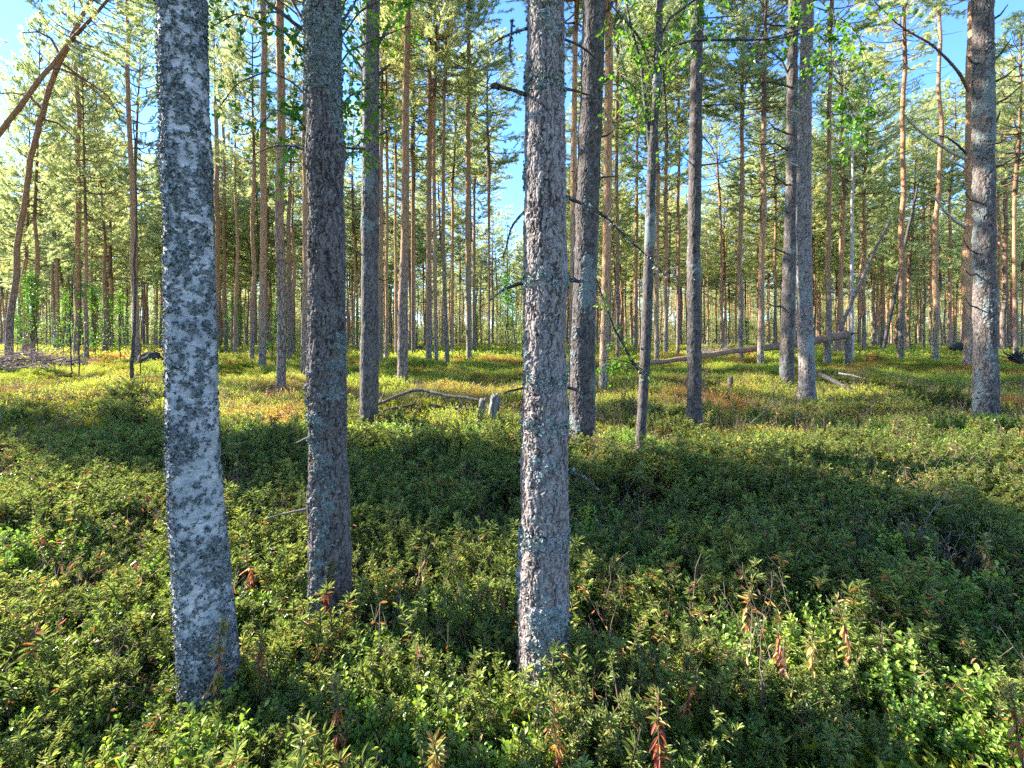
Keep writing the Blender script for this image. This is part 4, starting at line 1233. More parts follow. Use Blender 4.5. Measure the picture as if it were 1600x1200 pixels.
# split stump
def split_stump():
    d = DS; x0 = (757 - 800) / F * d
    b = Vector((x0, d, gz1(x0, d)))
    t = thing('split_stump', b, 'weathered grey stump split into two upright slabs, in the sunny clearing', 'stump')
    def slab(cx, wx, ty, hgt, tilt, jag, seed):
        r = np.random.default_rng(seed)
        nu, nv = 26, 30
        th = np.linspace(0, 2 * math.pi, nu, endpoint=False)
        v = []
        jg = np.array([r.uniform(0, 1) for _ in range(nu)])
        jg = 0.5 * jg + 0.5 * np.roll(jg, 1)
        for k in range(nv):
            s = k / (nv - 1)
            for j, a in enumerate(th):
                hh = hgt * (1 - jag * jg[j]) + 0.25
                rx = wx * (1 - 0.35 * s); ry = ty * (1 - 0.2 * s)
                c = math.copysign(abs(math.cos(a)) ** 0.6, math.cos(a)); sn = math.copysign(abs(math.sin(a)) ** 0.6, math.sin(a))
                g = 1 + 0.10 * math.sin(j * 2.6 + seed) + 0.05 * r.normal()
                v.append([cx + c * rx * g + tilt * s, sn * ry * g, -0.25 + s * hh])
        v = np.array(v)
        i = np.arange(nv - 1)[:, None] * nu; j = np.arange(nu)[None, :]; j2 = (j + 1) % nu
        q = np.stack([i + j, i + j2, i + nu + j2, i + nu + j], -1).reshape(-1, 4)
        top = v[-nu:].mean(0) - [0, 0, 0.05]
        v = np.vstack([v, top])
        tr = np.stack([(nv - 1) * nu + np.arange(nu), (nv - 1) * nu + (np.arange(nu) + 1) % nu, np.full(nu, nv * nu)], 1)
        mb = MB(); mb.add(v, q, tr)
        return mb.mesh('slab', M['stump'], smooth=True)
    k = d / F
    o1 = link('slab', slab(-13 * k, 7.5 * k, 0.09, 42 * k + 0.17, 10 * k, 0.25, 3), t)
    o2 = link('slab', slab(7 * k, 10 * k, 0.06, 48 * k + 0.17, 12 * k, 0.25, 5), t)
    o2.rotation_euler = (R(-6), 0, R(15))
split_stump()

def boulder(px, py, wpx, hpx, d, label, seed):
    x0 = (px - 800) / F * d
    b = Vector((x0, d, CAMH + (HZ - py) / F * d - 0.08))
    r = np.random.default_rng(seed)
    nu, nv = 40, 20
    u = np.linspace(0, 2 * math.pi, nu, endpoint=False); w = np.linspace(0.02, math.pi - 0.02, nv)
    uu, ww = np.meshgrid(u, w)
    dirs = np.stack([np.cos(uu) * np.sin(ww), np.sin(uu) * np.sin(ww), np.cos(ww)], -1).reshape(-1, 3)
    rr = 1 + (fbm(dirs * 1.4 + seed, seed, 4) - 0.5) * 0.7
    v = dirs * rr[:, None] * np.array([wpx / 2 / F * d, wpx / 2.4 / F * d, hpx / F * d])
    i = np.arange(nv - 1)[:, None] * nu; j = np.arange(nu)[None, :]; j2 = (j + 1) % nu
    q = np.stack([i + j, i + nu + j, i + nu + j2, i + j2], -1).reshape(-1, 4)
    mb = MB(); mb.add(v, q)
    link('boulder', mb.mesh('boulder', M['stone']), None, b, label, 'boulder')
boulder(236, 560, 34, 15, 17.5, 'dark mossy boulder left of the birch, behind the thin dark dead stem', 3)
boulder(652, 545, 26, 7, 27, 'low dark boulder far behind the lone reddish trunk', 4)
boulder(1495, 541, 24, 9, 27, 'low dark brown lump beyond the pale-footed pine', 6)

# torn root plate at the right edge, small stumps
def small_stump(px, py, w, h, d, label, seed, mat='stem'):
    x0 = (px - 800) / F * d; b = Vector((x0, d, gz1(x0, d)))
    r = np.random.default_rng(seed)
    k = d / F; nu = 18
    th = np.linspace(0, 2 * math.pi, nu, endpoint=False)
    H = (CAMH + (HZ - (py - h)) * k) - b.z
    prof = [(-0.1, 1.5), (0.0, 1.3), (0.12, 1.05), (0.6, 0.95), (1.0, 0.9)]
    v = []
    for s, rr in prof:
        for j, a in enumerate(th):
            g = 1 + 0.15 * math.sin(3 * a + seed) * (1.4 - s) + 0.05 * r.normal()
            v.append([math.cos(a) * w / 2 * k * rr * g, math.sin(a) * w / 2 * k * rr * g, s * H + (0.12 * H * r.uniform(-1, 1) if s == 1.0 else 0)])
    v.append([0, 0, H * 0.85]); nv = len(prof)
    i = np.arange(nv - 1)[:, None] * nu; j = np.arange(nu)[None, :]; j2 = (j + 1) % nu
    q = np.stack([i + j, i + j2, i + nu + j2, i + nu + j], -1).reshape(-1, 4)
    tr = np.stack([(nv - 1) * nu + np.arange(nu), (nv - 1) * nu + (np.arange(nu) + 1) % nu, np.full(nu, nv * nu)], 1)
    mb = MB(); mb.add(np.array(v), q, tr)
    link('stump', mb.mesh('stump', M[mat]), None, b, label, 'stump')
small_stump(1141, 596, 8, 6, 10.5, 'tiny dark rotten stump in the sunny moss right of the slim dark pine', 2, 'darkwood')
def root_plate():
    d = 17.0; x0 = (1588 - 800) / F * d; b = Vector((x0, d, gz1(x0, d)))
    r = np.random.default_rng(8); mb = MB()
    for k in range(46):
        a = r.uniform(0, 6.28); L = r.uniform(0.2, 0.65); s = np.linspace(0, 1, 7)
        dr = np.array([math.cos(a), 0.25 * r.normal(), abs(math.sin(a)) * 0.8])
        q = np.array([0, 0, 0.25]) + dr * (s * L)[:, None] + np.cumsum(r.normal(0, 0.03, (7, 3)), 0)
        tube(mb, q, np.interp(s, [0, 1], [r.uniform(0.03, 0.07), 0.008]), 6, 0, True)
    link('root_plate', mb.mesh('root_plate', [M['darkwood']]), None, b, 'dark tangled root plate of an uprooted tree at the right edge', 'root plate')
root_plate()
def brush_pile(px0, px1, d, label, seed, n=260, hmax=0.9):
    xa, xb = (px0 - 800) / F * d, (px1 - 800) / F * d
    xc = (xa + xb) / 2; b = Vector((xc, d, gz1(xc, d)))
    r = np.random.default_rng(seed); mb = MB()
    for k in range(n):
        x = r.uniform(xa - xc, xb - xc); y = r.normal(0, 0.5)
        hm = hmax * (0.35 + 0.65 * abs(math.sin(x * 1.3 + 1)))
        L = r.uniform(0.5, 1.6); s = np.linspace(0, 1, 6)
        dr = unit(np.array([r.normal(), r.normal() * 0.5, r.normal() * 0.35 + 0.1]))
        q = np.array([x, y, r.uniform(0, hm) * 0.9]) + dr * ((s - 0.3) * L)[:, None] + np.cumsum(r.normal(0, 0.03, (6, 3)), 0)
        q[:, 2] = np.maximum(q[:, 2], 0.02)
        tube(mb, q, np.interp(s, [0, 1], [r.uniform(0.008, 0.03), 0.004]), 4, int(r.uniform() < 0.12), False)
        for _ in range(3):
            i = r.integers(1, 6); d2 = unit(dr + r.normal(0, 0.7, 3)); l2 = r.uniform(0.15, 0.5)
            tube(mb, q[i] + d2 * (np.linspace(0, 1, 3) * l2)[:, None], 0.004, 3, 0, False)
    link('brush_pile', mb.mesh('brush_pile', [M['brush'], M['darkwood']]), None, b, label, 'brush pile')
brush_pile(-60, 104, 15.8, 'heap of dry pinkish brushwood at the foot of the bending pine on the left', 5, 300)
brush_pile(1085, 1145, 21, 'low heap of dry brown brushwood far behind the slim dark pine', 6, 120, 0.4)

# dead twig snags
def snag(px, py, d, L, label, seed, mat='palewood', tilt=(0.3, 0, 0.5), n=5, name='dead_twig', w=0.006):
    x0 = (px - 800) / F * d; b = Vector((x0, d, gz1(x0, d)))
    r = np.random.default_rng(seed); mb = MB(); s = np.linspace(0, 1, 8)
    dr = unit(np.array(tilt, float))
    q = np.array([0, 0, 0]) + dr * (s * L)[:, None] + np.cumsum(r.normal(0, 0.015 * L, (8, 3)), 0); q -= q[0]
    tube(mb, q, np.interp(s, [0, 1], [w, w * 0.35]), 6, 0, True)
    for k in range(n):
        i = r.integers(2, 8); d2 = unit(dr + r.normal(0, 0.6, 3)); l2 = r.uniform(0.15, 0.4) * L
        tube(mb, q[i] + d2 * (np.linspace(0, 1, 4) * l2)[:, None] + r.normal(0, 0.008, (4, 3)), np.interp([0, 1, 2, 3], [0, 3], [w * 0.5, w * 0.2]), 4, 0, False)
    link(name, mb.mesh(name, M[mat]), None, b, label, 'dead twig')
snag(1150, 668, 6.6, 0.75, 'forked pale dead twig rising from the plants below the slim dark pine', 1, tilt=(0.7, 0, 0.6), n=7, w=0.007)
snag(1110, 662, 6.9, 0.5, 'short bent dead twig at the foot of the slim dark pine', 2, tilt=(-0.25, 0, 1), n=2, w=0.005)
snag(1240, 668, 6.8, 0.35, 'tiny pale forked twig below the pale sunlit trunk', 3, tilt=(0.1, 0, 1), n=6, w=0.006)
snag(1408, 868, 2.9, 0.75, 'thin pale bare stalk leaning right among the right foreground plants', 4, tilt=(0.45, 0, 0.9), n=2, w=0.004, mat='redwood')
snag(1470, 880, 2.8, 0.6, 'dark forked bare stalk right of the pale leaning stalk', 5, tilt=(0.3, 0.1, 0.9), n=4, w=0.004, mat='darkwood')
snag(985, 905, 2.7, 0.55, 'thin curved grey stalk among leaves right of the central trunk', 6, tilt=(-0.3, 0, 0.9), n=2, w=0.003, mat='deadwood')
snag(1180, 640, 7.6, 0.9, 'long low arching grey twig left of the pale sunlit trunk', 7, tilt=(1, 0, 0.16), n=3, w=0.006, mat='deadwood')

# ---- filler pines: far trunks nobody can tell apart --------------------------
N_FILL = 236
fill_trunks = [trunk_mesh_far(700 + k, 8.0, 0.105 + 0.02 * (k % 4), 0.075, 9, 0.4) for k in range(8)]
r = np.random.default_rng(2024)
placed = []
tries = 0
GAP = (742, 842)
while len(placed) < N_FILL and tries < 40000:
    tries += 1
    d = math.sqrt(r.uniform(15 ** 2, 62 ** 2))
    px = r.uniform(-50, 1650)
    if r.uniform() > np.interp(d, [15, 24, 34, 62], [0.6 if px < 180 else 0.08, 0.8 if px < 180 else 0.35, 1.0, 1.0]): continue
    x = (px - 800) / F * d
    if GAP[0] < px < GAP[1] and d < 58: continue
    if px < 830 and px > 560 and d < 32 and r.uniform() < 0.5: continue
    ok = all((x - q[0]) ** 2 + (d - q[1]) ** 2 > 1.9 ** 2 for q in placed) and all((x - q[0]) ** 2 + (d - q[1]) ** 2 > 1.6 ** 2 for q in TREES)
    if ok: placed.append((x, d, px))
placed.sort(key=lambda q: q[1])
for k, (x, d, px) in enumerate(placed):
    tm, tp = fill_trunks[k % 8]
    root = thing('pine_tree', (x, d, gz1(x, d)), 'slender distant pine, one of the many alike trunks crowding the background', 'pine', 'distant background pines')
    s = r.uniform(0.8, 1.15)
    tr_ = link('trunk', tm, root); tr_.rotation_euler = (0, 0, r.uniform(0, 6.28))
    hs = r.uniform(0.62, 1.12)
    tr_.scale = (s * 0.85, s * 0.85, hs)
    tz = 8.0 * hs
    c = link('crown', (crowns if d < 38 else far_crowns)[k % (8 if d < 38 else 4)], root)
    m = Matrix.Rotation(tr_.rotation_euler.z, 3, 'Z') @ Vector((tp[0] * s * 0.85, tp[1] * s * 0.85, tz - 0.03))
    c.location = m; c.rotation_euler = (r.normal(0, 0.03), r.normal(0, 0.03), r.uniform(0, 6.28))
    cs = r.uniform(0.85, 1.1); cw = (0.72 if px < 560 else 1.0) if d < 30 else 1.3; c.scale = (cs * cw, cs * cw, cs * r.uniform(0.95, 1.2))

# ---- trees beyond the left edge whose shade falls into the picture -----------
OFF = [(x_, y0_ - 0.364 * x_, H_, 0.46) for x_, y0_, H_ in ((-12.5, 3.5, 15.5), (-17, 3.4, 16.5), (-21, 3.3, 17), (-26, 3.4, 17), (-15, 4.2, 16), (-19, 4.1, 17), (-24, 4.1, 16.5), (-29, 4.0, 17))]
OFF += [(-20, 15.9, 17, 0.6), (-25, 17.7, 18, 0.6), (-14.5, 4.0, 15, 0.5), (-24, 6.8, 16, 0.5)]
for k, (x, y, H, rs) in enumerate(OFF):
    root = thing('pine_tree', (x, y, gz1(x, y)), 'tall pine standing outside the left edge of the photo', 'pine', 'pines beyond the left edge')
    tm, tp = fill_trunks[k % 8]
    hh = H - 8.5; zs = hh / 8.0
    t_ = link('trunk', tm, root); t_.scale = (1.2, 1.2, zs)
    c = link('crown', crowns[(k * 3) % 8], root, (tp[0] * 1.2, tp[1] * 1.2, hh - 0.03)); c.rotation_euler = (0, 0, k * 1.3); c.scale = (rs, rs, 8.5 / 8)

# ---- young leafy growth in the distance --------------------------------------
def young_tree(seed, H, wd, n):
    r = np.random.default_rng(seed); mb = MB(); L = MB()
    z = np.linspace(-0.1, H, 8); lead = np.stack([np.cumsum(r.normal(0, 0.04, 8)), np.cumsum(r.normal(0, 0.04, 8)), z], 1); lead -= lead[0] * [1, 1, 0]
    tube(mb, lead, np.interp(z, [0, H], [0.025, 0.006]), 6, 0, True)
    for k in range(n):
        z0 = r.uniform(0.12, 0.95) * H; a = r.uniform(0, 6.28); ln = wd * r.uniform(0.5, 1.2) * (1.15 - z0 / H)
        p0 = np.array([np.interp(z0, z, lead[:, 0]), np.interp(z0, z, lead[:, 1]), z0]); s = np.linspace(0, 1, 5)
        q = p0 + np.array([math.cos(a), math.sin(a), 0.7]) * (s * ln)[:, None]
        tube(mb, q, np.interp(s, [0, 1], [0.008, 0.002]), 4, 0, False)
        kk = 19; u = r.uniform(0.2, 1.05, kk); pos = np.stack([np.interp(np.clip(u, 0, 1), s, q[:, c]) for c in range(3)], 1) + r.normal(0, 0.09, (kk, 3))
        leaves(L, pos, unit(r.normal(size=(kk, 3)) + [0, 0, -0.3]), unit(r.normal(0, .6, size=(kk, 3)) + [0, 0, 1]), 0.06, 0.047, r.uniform(0.0, 0.75, kk), 0, 0)
    return mb.mesh('stem', M['darkwood']), L.mesh('foliage', M['birch_leaf'])
YM = [young_tree(20 + k, 3.0 + 0.5 * k, 0.75, 42) for k in range(4)]
YT = [(50, 20, 21), (58, 20, 24), (100, 24, 26), (150, 22, 25), (170, 27, 27), (190, 20, 23), (262, 23, 25), (365, 24, 26), (380, 28, 27), (425, 18, 24), (445, 26, 26), (495, 24, 25), (560, 27, 24), (610, 25, 26), (650, 27, 24), (790, 24, 23), (805, 19, 25), (830, 26, 22), (1400, 30, 22), (1425, 27, 23), (1170, 29, 21), (25, 27, 24), (745, 30, 20)]
YT.sort()
ORD = 'first second third fourth fifth sixth seventh eighth ninth tenth eleventh twelfth thirteenth fourteenth fifteenth sixteenth seventeenth eighteenth nineteenth twentieth twenty-first twenty-second twenty-third'.split()
for k, (px, d, _) in enumerate(YT):
    x = (px - 800) / F * d
    root = thing('young_birch', (x, d, gz1(x, d)), 'bright green young leafy tree between distant trunks, %s from the left of its kind' % ORD[k], 'young tree', 'young leafy trees between the distant pines')
    a, b2 = YM[k % 4]
    o1 = link('stem', a, root); o2 = link('foliage', b2, root)
    sc_ = 0.8 + 0.5 * ((k * 37) % 10) / 10
    o1.scale = o2.scale = (sc_, sc_, sc_); o1.rotation_euler = o2.rotation_euler = (0, 0, k * 1.1)

# ------------------------------------------------------------------ scattering (one object per kind of ground cover)
def scatter(name, label, cat, meshes, pos, rot, scl, idx):
    mb = bpy.data.meshes.new(name + '_points')
    n = len(pos)
    mb.vertices.add(n); mb.vertices.foreach_set('co', np.asarray(pos, np.float32).ravel())
    a = mb.attributes.new('rot', 'FLOAT_VECTOR', 'POINT'); a.data.foreach_set('vector', np.asarray(rot, np.float32).ravel())
    a = mb.attributes.new('scl', 'FLOAT', 'POINT'); a.data.foreach_set('value', np.asarray(scl, np.float32))
    a = mb.attributes.new('idx', 'INT', 'POINT'); a.data.foreach_set('value', np.asarray(idx, np.int32))
    col = bpy.data.collections.new(name + '_kinds')
    for k, m in enumerate(meshes):
        o = bpy.data.objects.new('%s_kind_%02d' % (name, k), m); col.objects.link(o)
    ng = bpy.data.node_groups.new(name + '_scatter', 'GeometryNodeTree')
    ng.interface.new_socket('Geometry', in_out='INPUT', socket_type='NodeSocketGeometry')
    ng.interface.new_socket('Geometry', in_out='OUTPUT', socket_type='NodeSocketGeometry')
    gi = ng.nodes.new('NodeGroupInput'); go = ng.nodes.new('NodeGroupOutput')
    ci = ng.nodes.new('GeometryNodeCollectionInfo'); ci.inputs['Collection'].default_value = col
    ci.inputs['Separate Children'].default_value = True; ci.inputs['Reset Children'].default_value = True
    ip = ng.nodes.new('GeometryNodeInstanceOnPoints'); ip.inputs['Pick Instance'].default_value = True
    def na(nm, dt):
        q = ng.nodes.new('GeometryNodeInputNamedAttribute'); q.data_type = dt; q.inputs['Name'].default_value = nm
        return [s for s in q.outputs if s.enabled][0]
    m2p = ng.nodes.new('GeometryNodeMeshToPoints')
    ng.links.new(gi.outputs[0], m2p.inputs[0]); ng.links.new(m2p.outputs[0], ip.inputs['Points'])
    ng.links.new(ci.outputs[0], ip.inputs['Instance'])
    ng.links.new(na('idx', 'INT'), ip.inputs['Instance Index'])
    e2r = ng.nodes.new('FunctionNodeEulerToRotation')
    ng.links.new(na('rot', 'FLOAT_VECTOR'), e2r.inputs[0]); ng.links.new(e2r.outputs[0], ip.inputs['Rotation'])
    ng.links.new(na('scl', 'FLOAT'), ip.inputs['Scale'])
    ng.links.new(ip.outputs[0], go.inputs[0])
    o = link(name, mb, None, None, label, cat, None, 'stuff')
    md = o.modifiers.new('scatter', 'NODES'); md.node_group = ng
    return o

def shrub_lingon(seed, stems=5, h=0.17, ll=0.024, lw=0.016, nl=19, mat='lingon', rdp=0.02, up=0.55, spread=0.07, erect=0.15):
    r = np.random.default_rng(seed); mb = MB()
    for k in range(stems):
        a = r.uniform(0, 6.28); b = np.array([math.cos(a), math.sin(a), 0]) * r.uniform(0, spread)
        hh = h * r.uniform(0.65, 1.2); s = np.linspace(0, 1, 6)
        ln_ = r.normal(0, erect, 3) * hh; ln_[2] = 0
        q = b + np.array([0, 0, 1]) * (s * hh - 0.03)[:, None] + ln_ * (s ** 1.5)[:, None] + r.normal(0, 0.004, (6, 3))
        tube(mb, q, np.interp(s, [0, 1], [0.0018, 0.001]), 4, 1, False, lv=0.0, rd=0.0)
        m = int(nl * r.uniform(0.8, 1.2))
        u = np.linspace(0.22, 1.0, m); ang = np.arange(m) * 2.4 + r.uniform(0, 6)
        pos = np.stack([np.interp(u, s, q[:, c]) for c in range(3)], 1)
        out = np.stack([np.cos(ang), np.sin(ang), np.full(m, up) + 0.6 * (u > 0.85)], 1) + r.normal(0, 0.18, (m, 3))
        nr = np.array([0, 0, 1.0]) + r.normal(0, 0.35, (m, 3)) - out * 0.25
        rd = (r.uniform(0, 1, m) < rdp).astype(float)
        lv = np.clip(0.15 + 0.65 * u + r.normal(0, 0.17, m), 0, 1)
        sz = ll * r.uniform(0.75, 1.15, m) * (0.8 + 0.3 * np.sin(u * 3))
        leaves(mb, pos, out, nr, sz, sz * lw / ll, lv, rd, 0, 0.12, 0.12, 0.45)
    return mb.mesh('shrub', [M[mat], M['stem']])

def shrub_ledum(seed, stems=3, h=0.33, rust=0.12, mat='ledum', ll=0.034, lw=0.0054, dens=44):
    r = np.random.default_rng(seed); mb = MB()
    for k in range(stems):
        a = r.uniform(0, 6.28); b = np.array([math.cos(a), math.sin(a), 0]) * r.uniform(0.0, 0.07)
        hh = h * r.uniform(0.65, 1.15); s = np.linspace(0, 1, 7)
        tl = r.normal(0, 0.22, 3) * hh; tl[2] = 0
        q = b + np.array([0, 0, 1]) * (s * hh - 0.03)[:, None] + tl * s[:, None] + r.normal(0, 0.006, (7, 3))
        tube(mb, q, np.interp(s, [0, 1], [0.0032, 0.0018]), 4, 1, False, lv=0.0, rd=0.0)
        tips = [(q, 1.0)]
        for _ in range(2):
            i = r.integers(3, 6); dd = unit(np.array([r.normal(), r.normal(), 1.3])); l2 = hh * r.uniform(0.25, 0.45)
            q2 = q[i] + dd * (np.linspace(0, 1, 5) * l2)[:, None]
            tube(mb, q2, 0.0017, 4, 1, False, lv=0.0, rd=0.0); tips.append((q2, 0.75))
        for qq, sc_ in tips:
            m = int(dens * sc_); u = r.uniform(0.42, 1.0, m) ** 0.8; ang = r.uniform(0, 6.28, m); ss = np.linspace(0, 1, len(qq))
            pos = np.stack([np.interp(u, ss, qq[:, c]) for c in range(3)], 1)
            el = np.interp(u, [0.4, 0.75, 1.0], [-0.6, 0.3, 1.9]) + r.normal(0, 0.15, m)
            out = np.stack([np.cos(ang), np.sin(ang), el], 1)
            rd = ((r.uniform(0, 1, m) < rust) & (u < 0.8)).astype(float)
            ln_ = ll * r.uniform(0.7, 1.25, m) * sc_ ** .3
            leaves(mb, pos, out, np.array([0, 0, 1.0]) + r.normal(0, 0.2, (m, 3)) + 0.001, ln_, lw, np.clip(0.1 + 0.7 * (u - 0.4) / 0.6 + r.normal(0, 0.15, m), 0, 1), rd, 0, 0.1, 0.3, 0.45)
    return mb.mesh('shrub', [M[mat], M['stem']])

def moss_tuft(seed):
    r = np.random.default_rng(seed); mb = MB(); m = 110
    pos = np.stack([r.normal(0, 0.07, m), r.normal(0, 0.07, m), r.uniform(-0.02, 0.0, m)], 1)
    leaves(mb, pos, np.array([0, 0, 0.8]) + r.normal(0, 0.5, (m, 3)), rvec(r, m), r.uniform(0.03, 0.06, m), 0.013, r.uniform(0, 1, m), 0, 0, 0.2, 0.2, 0.5)
    return mb.mesh('moss', [M['moss']])

def dry_bits(seed):
    r = np.random.default_rng(seed); mb = MB()
    for k in range(5):
        s = np.linspace(0, 1, 6); h = r.uniform(0.15, 0.34); dr = unit(np.array([r.normal() * 0.5, r.normal() * 0.5, 1]))
        q = np.array([r.normal() * 0.06, r.normal() * 0.06, 0]) + dr * (s * h)[:, None] + np.cumsum(r.normal(0, 0.006, (6, 3)), 0)
        tube(mb, q, np.interp(s, [0, 1], [0.0022, 0.0008]), 3, 1, False, lv=0.0, rd=0.0)
        for _ in range(3):
            i = r.integers(2, 6); tube(mb, q[i] + unit(dr + r.normal(0, 0.8, 3)) * (np.linspace(0, 1, 3) * 0.06)[:, None], 0.0009, 3, 1, False, lv=0.0, rd=0.0)
        m = 3; leaves(mb, q[r.integers(2, 6, m)], rvec(r, m) + [0, 0, -0.5], rvec(r, m), 0.03, 0.009, r.uniform(0, 1, m), (r.uniform(0, 1, m) < 0.5).astype(float), 0)
    return mb.mesh('dry', [M['dry'], M['redwood']])

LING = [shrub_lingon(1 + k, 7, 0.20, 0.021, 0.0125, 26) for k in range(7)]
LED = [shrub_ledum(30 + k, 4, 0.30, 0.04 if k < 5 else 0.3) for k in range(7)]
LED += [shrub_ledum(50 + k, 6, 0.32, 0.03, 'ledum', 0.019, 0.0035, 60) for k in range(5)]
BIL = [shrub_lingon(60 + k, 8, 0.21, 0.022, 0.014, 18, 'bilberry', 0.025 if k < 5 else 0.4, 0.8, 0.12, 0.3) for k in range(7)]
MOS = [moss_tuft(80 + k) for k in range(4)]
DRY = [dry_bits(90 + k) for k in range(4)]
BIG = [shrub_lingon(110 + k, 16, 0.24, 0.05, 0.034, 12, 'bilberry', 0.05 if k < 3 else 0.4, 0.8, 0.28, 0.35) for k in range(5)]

def wedge(r, n, d0, d1, margin=1.25, power=2.0):
    """points in the camera's view wedge, with room on the sides; even per ground area when power = 2"""
    d = r.uniform(d0 ** power, d1 ** power, n) ** (1 / power)
    x = r.uniform(-1, 1, n) * d * (800 / F) * margin
    x = x + np.where(d < 5, r.uniform(-1, 1, n) * 0.6, 0)
    return x, d

def scat_points(x, y, r, s0, s1, kinds, tilt=0.12, sink=0.01):
    keep = np.ones(len(x), bool)
    for tx, ty, tr in TREES:
        keep &= (x - tx) ** 2 + (y - ty) ** 2 > (0.105 if ty < 3 else 0.15) ** 2
    x, y = x[keep], y[keep]; n = len(x)
    z = gz(x, y) - sink
    rot = np.stack([r.normal(0, tilt, n), r.normal(0, tilt, n), r.uniform(0, 6.28, n)], 1)
    return np.stack([x, y, z], 1), rot, r.uniform(s0, s1, n), r.integers(0, kinds, n)

# places of bare bright moss (world centre, radii) where taller plants thin out
MOSSY = []
for px, py, w, ry in [(45, 688, 220, 0.6), (110, 600, 110, 0.5), (1365, 606, 170, 0.9), (655, 634, 230, 0.8), (120, 640, 120, 0.4), (220, 652, 60, 0.3), (250, 612, 140, 0.5), (1440, 575, 120, 0.8), (1310, 598, 60, 0.5), (70, 660, 80, .3)]:
    d = depth_at(py, 0.05); MOSSY.append(((px - 800) / F * d, d, w / 2 / F * d, ry))
def mossness(x, y):
    m = np.zeros(len(x))
    for cx, cy_, rx, ry in MOSSY:
        m = np.maximum(m, np.exp(-(((x - cx) / rx) ** 2 + ((y - cy_) / ry) ** 2)))
    return m

r = np.random.default_rng(77)
# share of Labrador tea against lingonberry
def ledum_share(x, y):
    n = n2(x, y, 1.1, 50, 3)
    base = np.interp(y, [1.0, 2.2, 3.0, 3.6, 5.0, 5.8], [0.42, 0.36, 0.6, 0.9, 0.8, 0.08])
    left = np.clip((-x / np.maximum(y, 0.5)) * 0.14, 0, 0.14) * (y < 5.2)
    return np.clip(base + left + (n - 0.5) * 1.4, 0, 1)
x, y = wedge(r, 46000, 0.55, 9.0, 1.25, 1.7)
s = ledum_share(x, y); u = r.uniform(0, 1, len(x)); clump = n2(x, y, 0.45, 61, 2)
mo = mossness(x, y)
m_led = (u < s) & (clump > 0.36) & (mo < 0.3) & (r.uniform(0, 1, len(x)) < 0.5)
m_lin = (u >= s) & (clump > 0.27) & (y < 6.2) & (mo < 0.3)
p, ro, sc_, ix = scat_points(x[m_led], y[m_led], r, 0.6, 1.3, len(LED)); sc_ *= np.interp(n2(p[:, 0], p[:, 1], 0.8, 91, 2), [0.25, 0.75], [0.55, 1.3])
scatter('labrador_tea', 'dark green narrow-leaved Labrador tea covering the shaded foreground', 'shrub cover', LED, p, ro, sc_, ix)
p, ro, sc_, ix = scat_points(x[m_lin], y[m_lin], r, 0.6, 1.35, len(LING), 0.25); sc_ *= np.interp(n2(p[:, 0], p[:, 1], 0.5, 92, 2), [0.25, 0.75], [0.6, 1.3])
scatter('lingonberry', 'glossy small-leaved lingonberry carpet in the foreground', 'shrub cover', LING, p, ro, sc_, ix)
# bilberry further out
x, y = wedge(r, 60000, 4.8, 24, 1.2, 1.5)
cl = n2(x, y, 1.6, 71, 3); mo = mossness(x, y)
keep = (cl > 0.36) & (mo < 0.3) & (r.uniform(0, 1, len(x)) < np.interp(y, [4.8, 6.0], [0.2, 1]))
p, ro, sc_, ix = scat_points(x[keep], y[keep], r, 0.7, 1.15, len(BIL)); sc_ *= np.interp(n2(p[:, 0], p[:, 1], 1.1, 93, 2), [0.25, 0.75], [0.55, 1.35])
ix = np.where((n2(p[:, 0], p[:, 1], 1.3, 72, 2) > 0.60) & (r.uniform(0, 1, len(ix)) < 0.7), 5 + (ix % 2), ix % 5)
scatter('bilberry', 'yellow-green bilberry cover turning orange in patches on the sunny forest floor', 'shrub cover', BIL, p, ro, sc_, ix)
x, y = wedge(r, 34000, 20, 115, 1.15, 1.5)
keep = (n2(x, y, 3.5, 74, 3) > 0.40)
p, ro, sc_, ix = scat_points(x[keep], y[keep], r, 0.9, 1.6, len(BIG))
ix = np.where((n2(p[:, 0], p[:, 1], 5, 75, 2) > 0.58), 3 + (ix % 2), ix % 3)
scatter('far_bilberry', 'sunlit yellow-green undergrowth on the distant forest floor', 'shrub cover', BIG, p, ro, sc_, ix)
# moss
x, y = wedge(r, 30000, 0.8, 22, 1.2, 1.5)
keep = (n2(x, y, 1.4, 81, 3) > 0.50) | (mossness(x, y) > 0.3)
xm = []; ym = []
for cx, cy_, rx, ry in MOSSY:
    k = int(900 * min(2.5, rx * ry * 3) + 250)
    xm.append(cx + r.normal(0, rx * 0.75, k)); ym.append(cy_ + r.normal(0, ry * 0.75, k))
x = np.concatenate([x[keep]] + xm); y = np.concatenate([y[keep]] + ym)
p, ro, sc_, ix = scat_points(x, y, r, 0.7, 1.5, len(MOS), 0.3, 0.0)
scatter('feather_moss', 'bright yellow-green moss between the shrubs', 'moss', MOS, p, ro, sc_, ix)
x, y = wedge(r, 4200, 1.7, 12, 1.2, 1.5)
p, ro, sc_, ix = scat_points(x, y, r, 0.7, 1.35, len(DRY), 0.3)
scatter('dry_stalks', 'dry brown stalks and twigs standing among the shrubs', 'dead stalks', DRY, p, ro, sc_, ix)

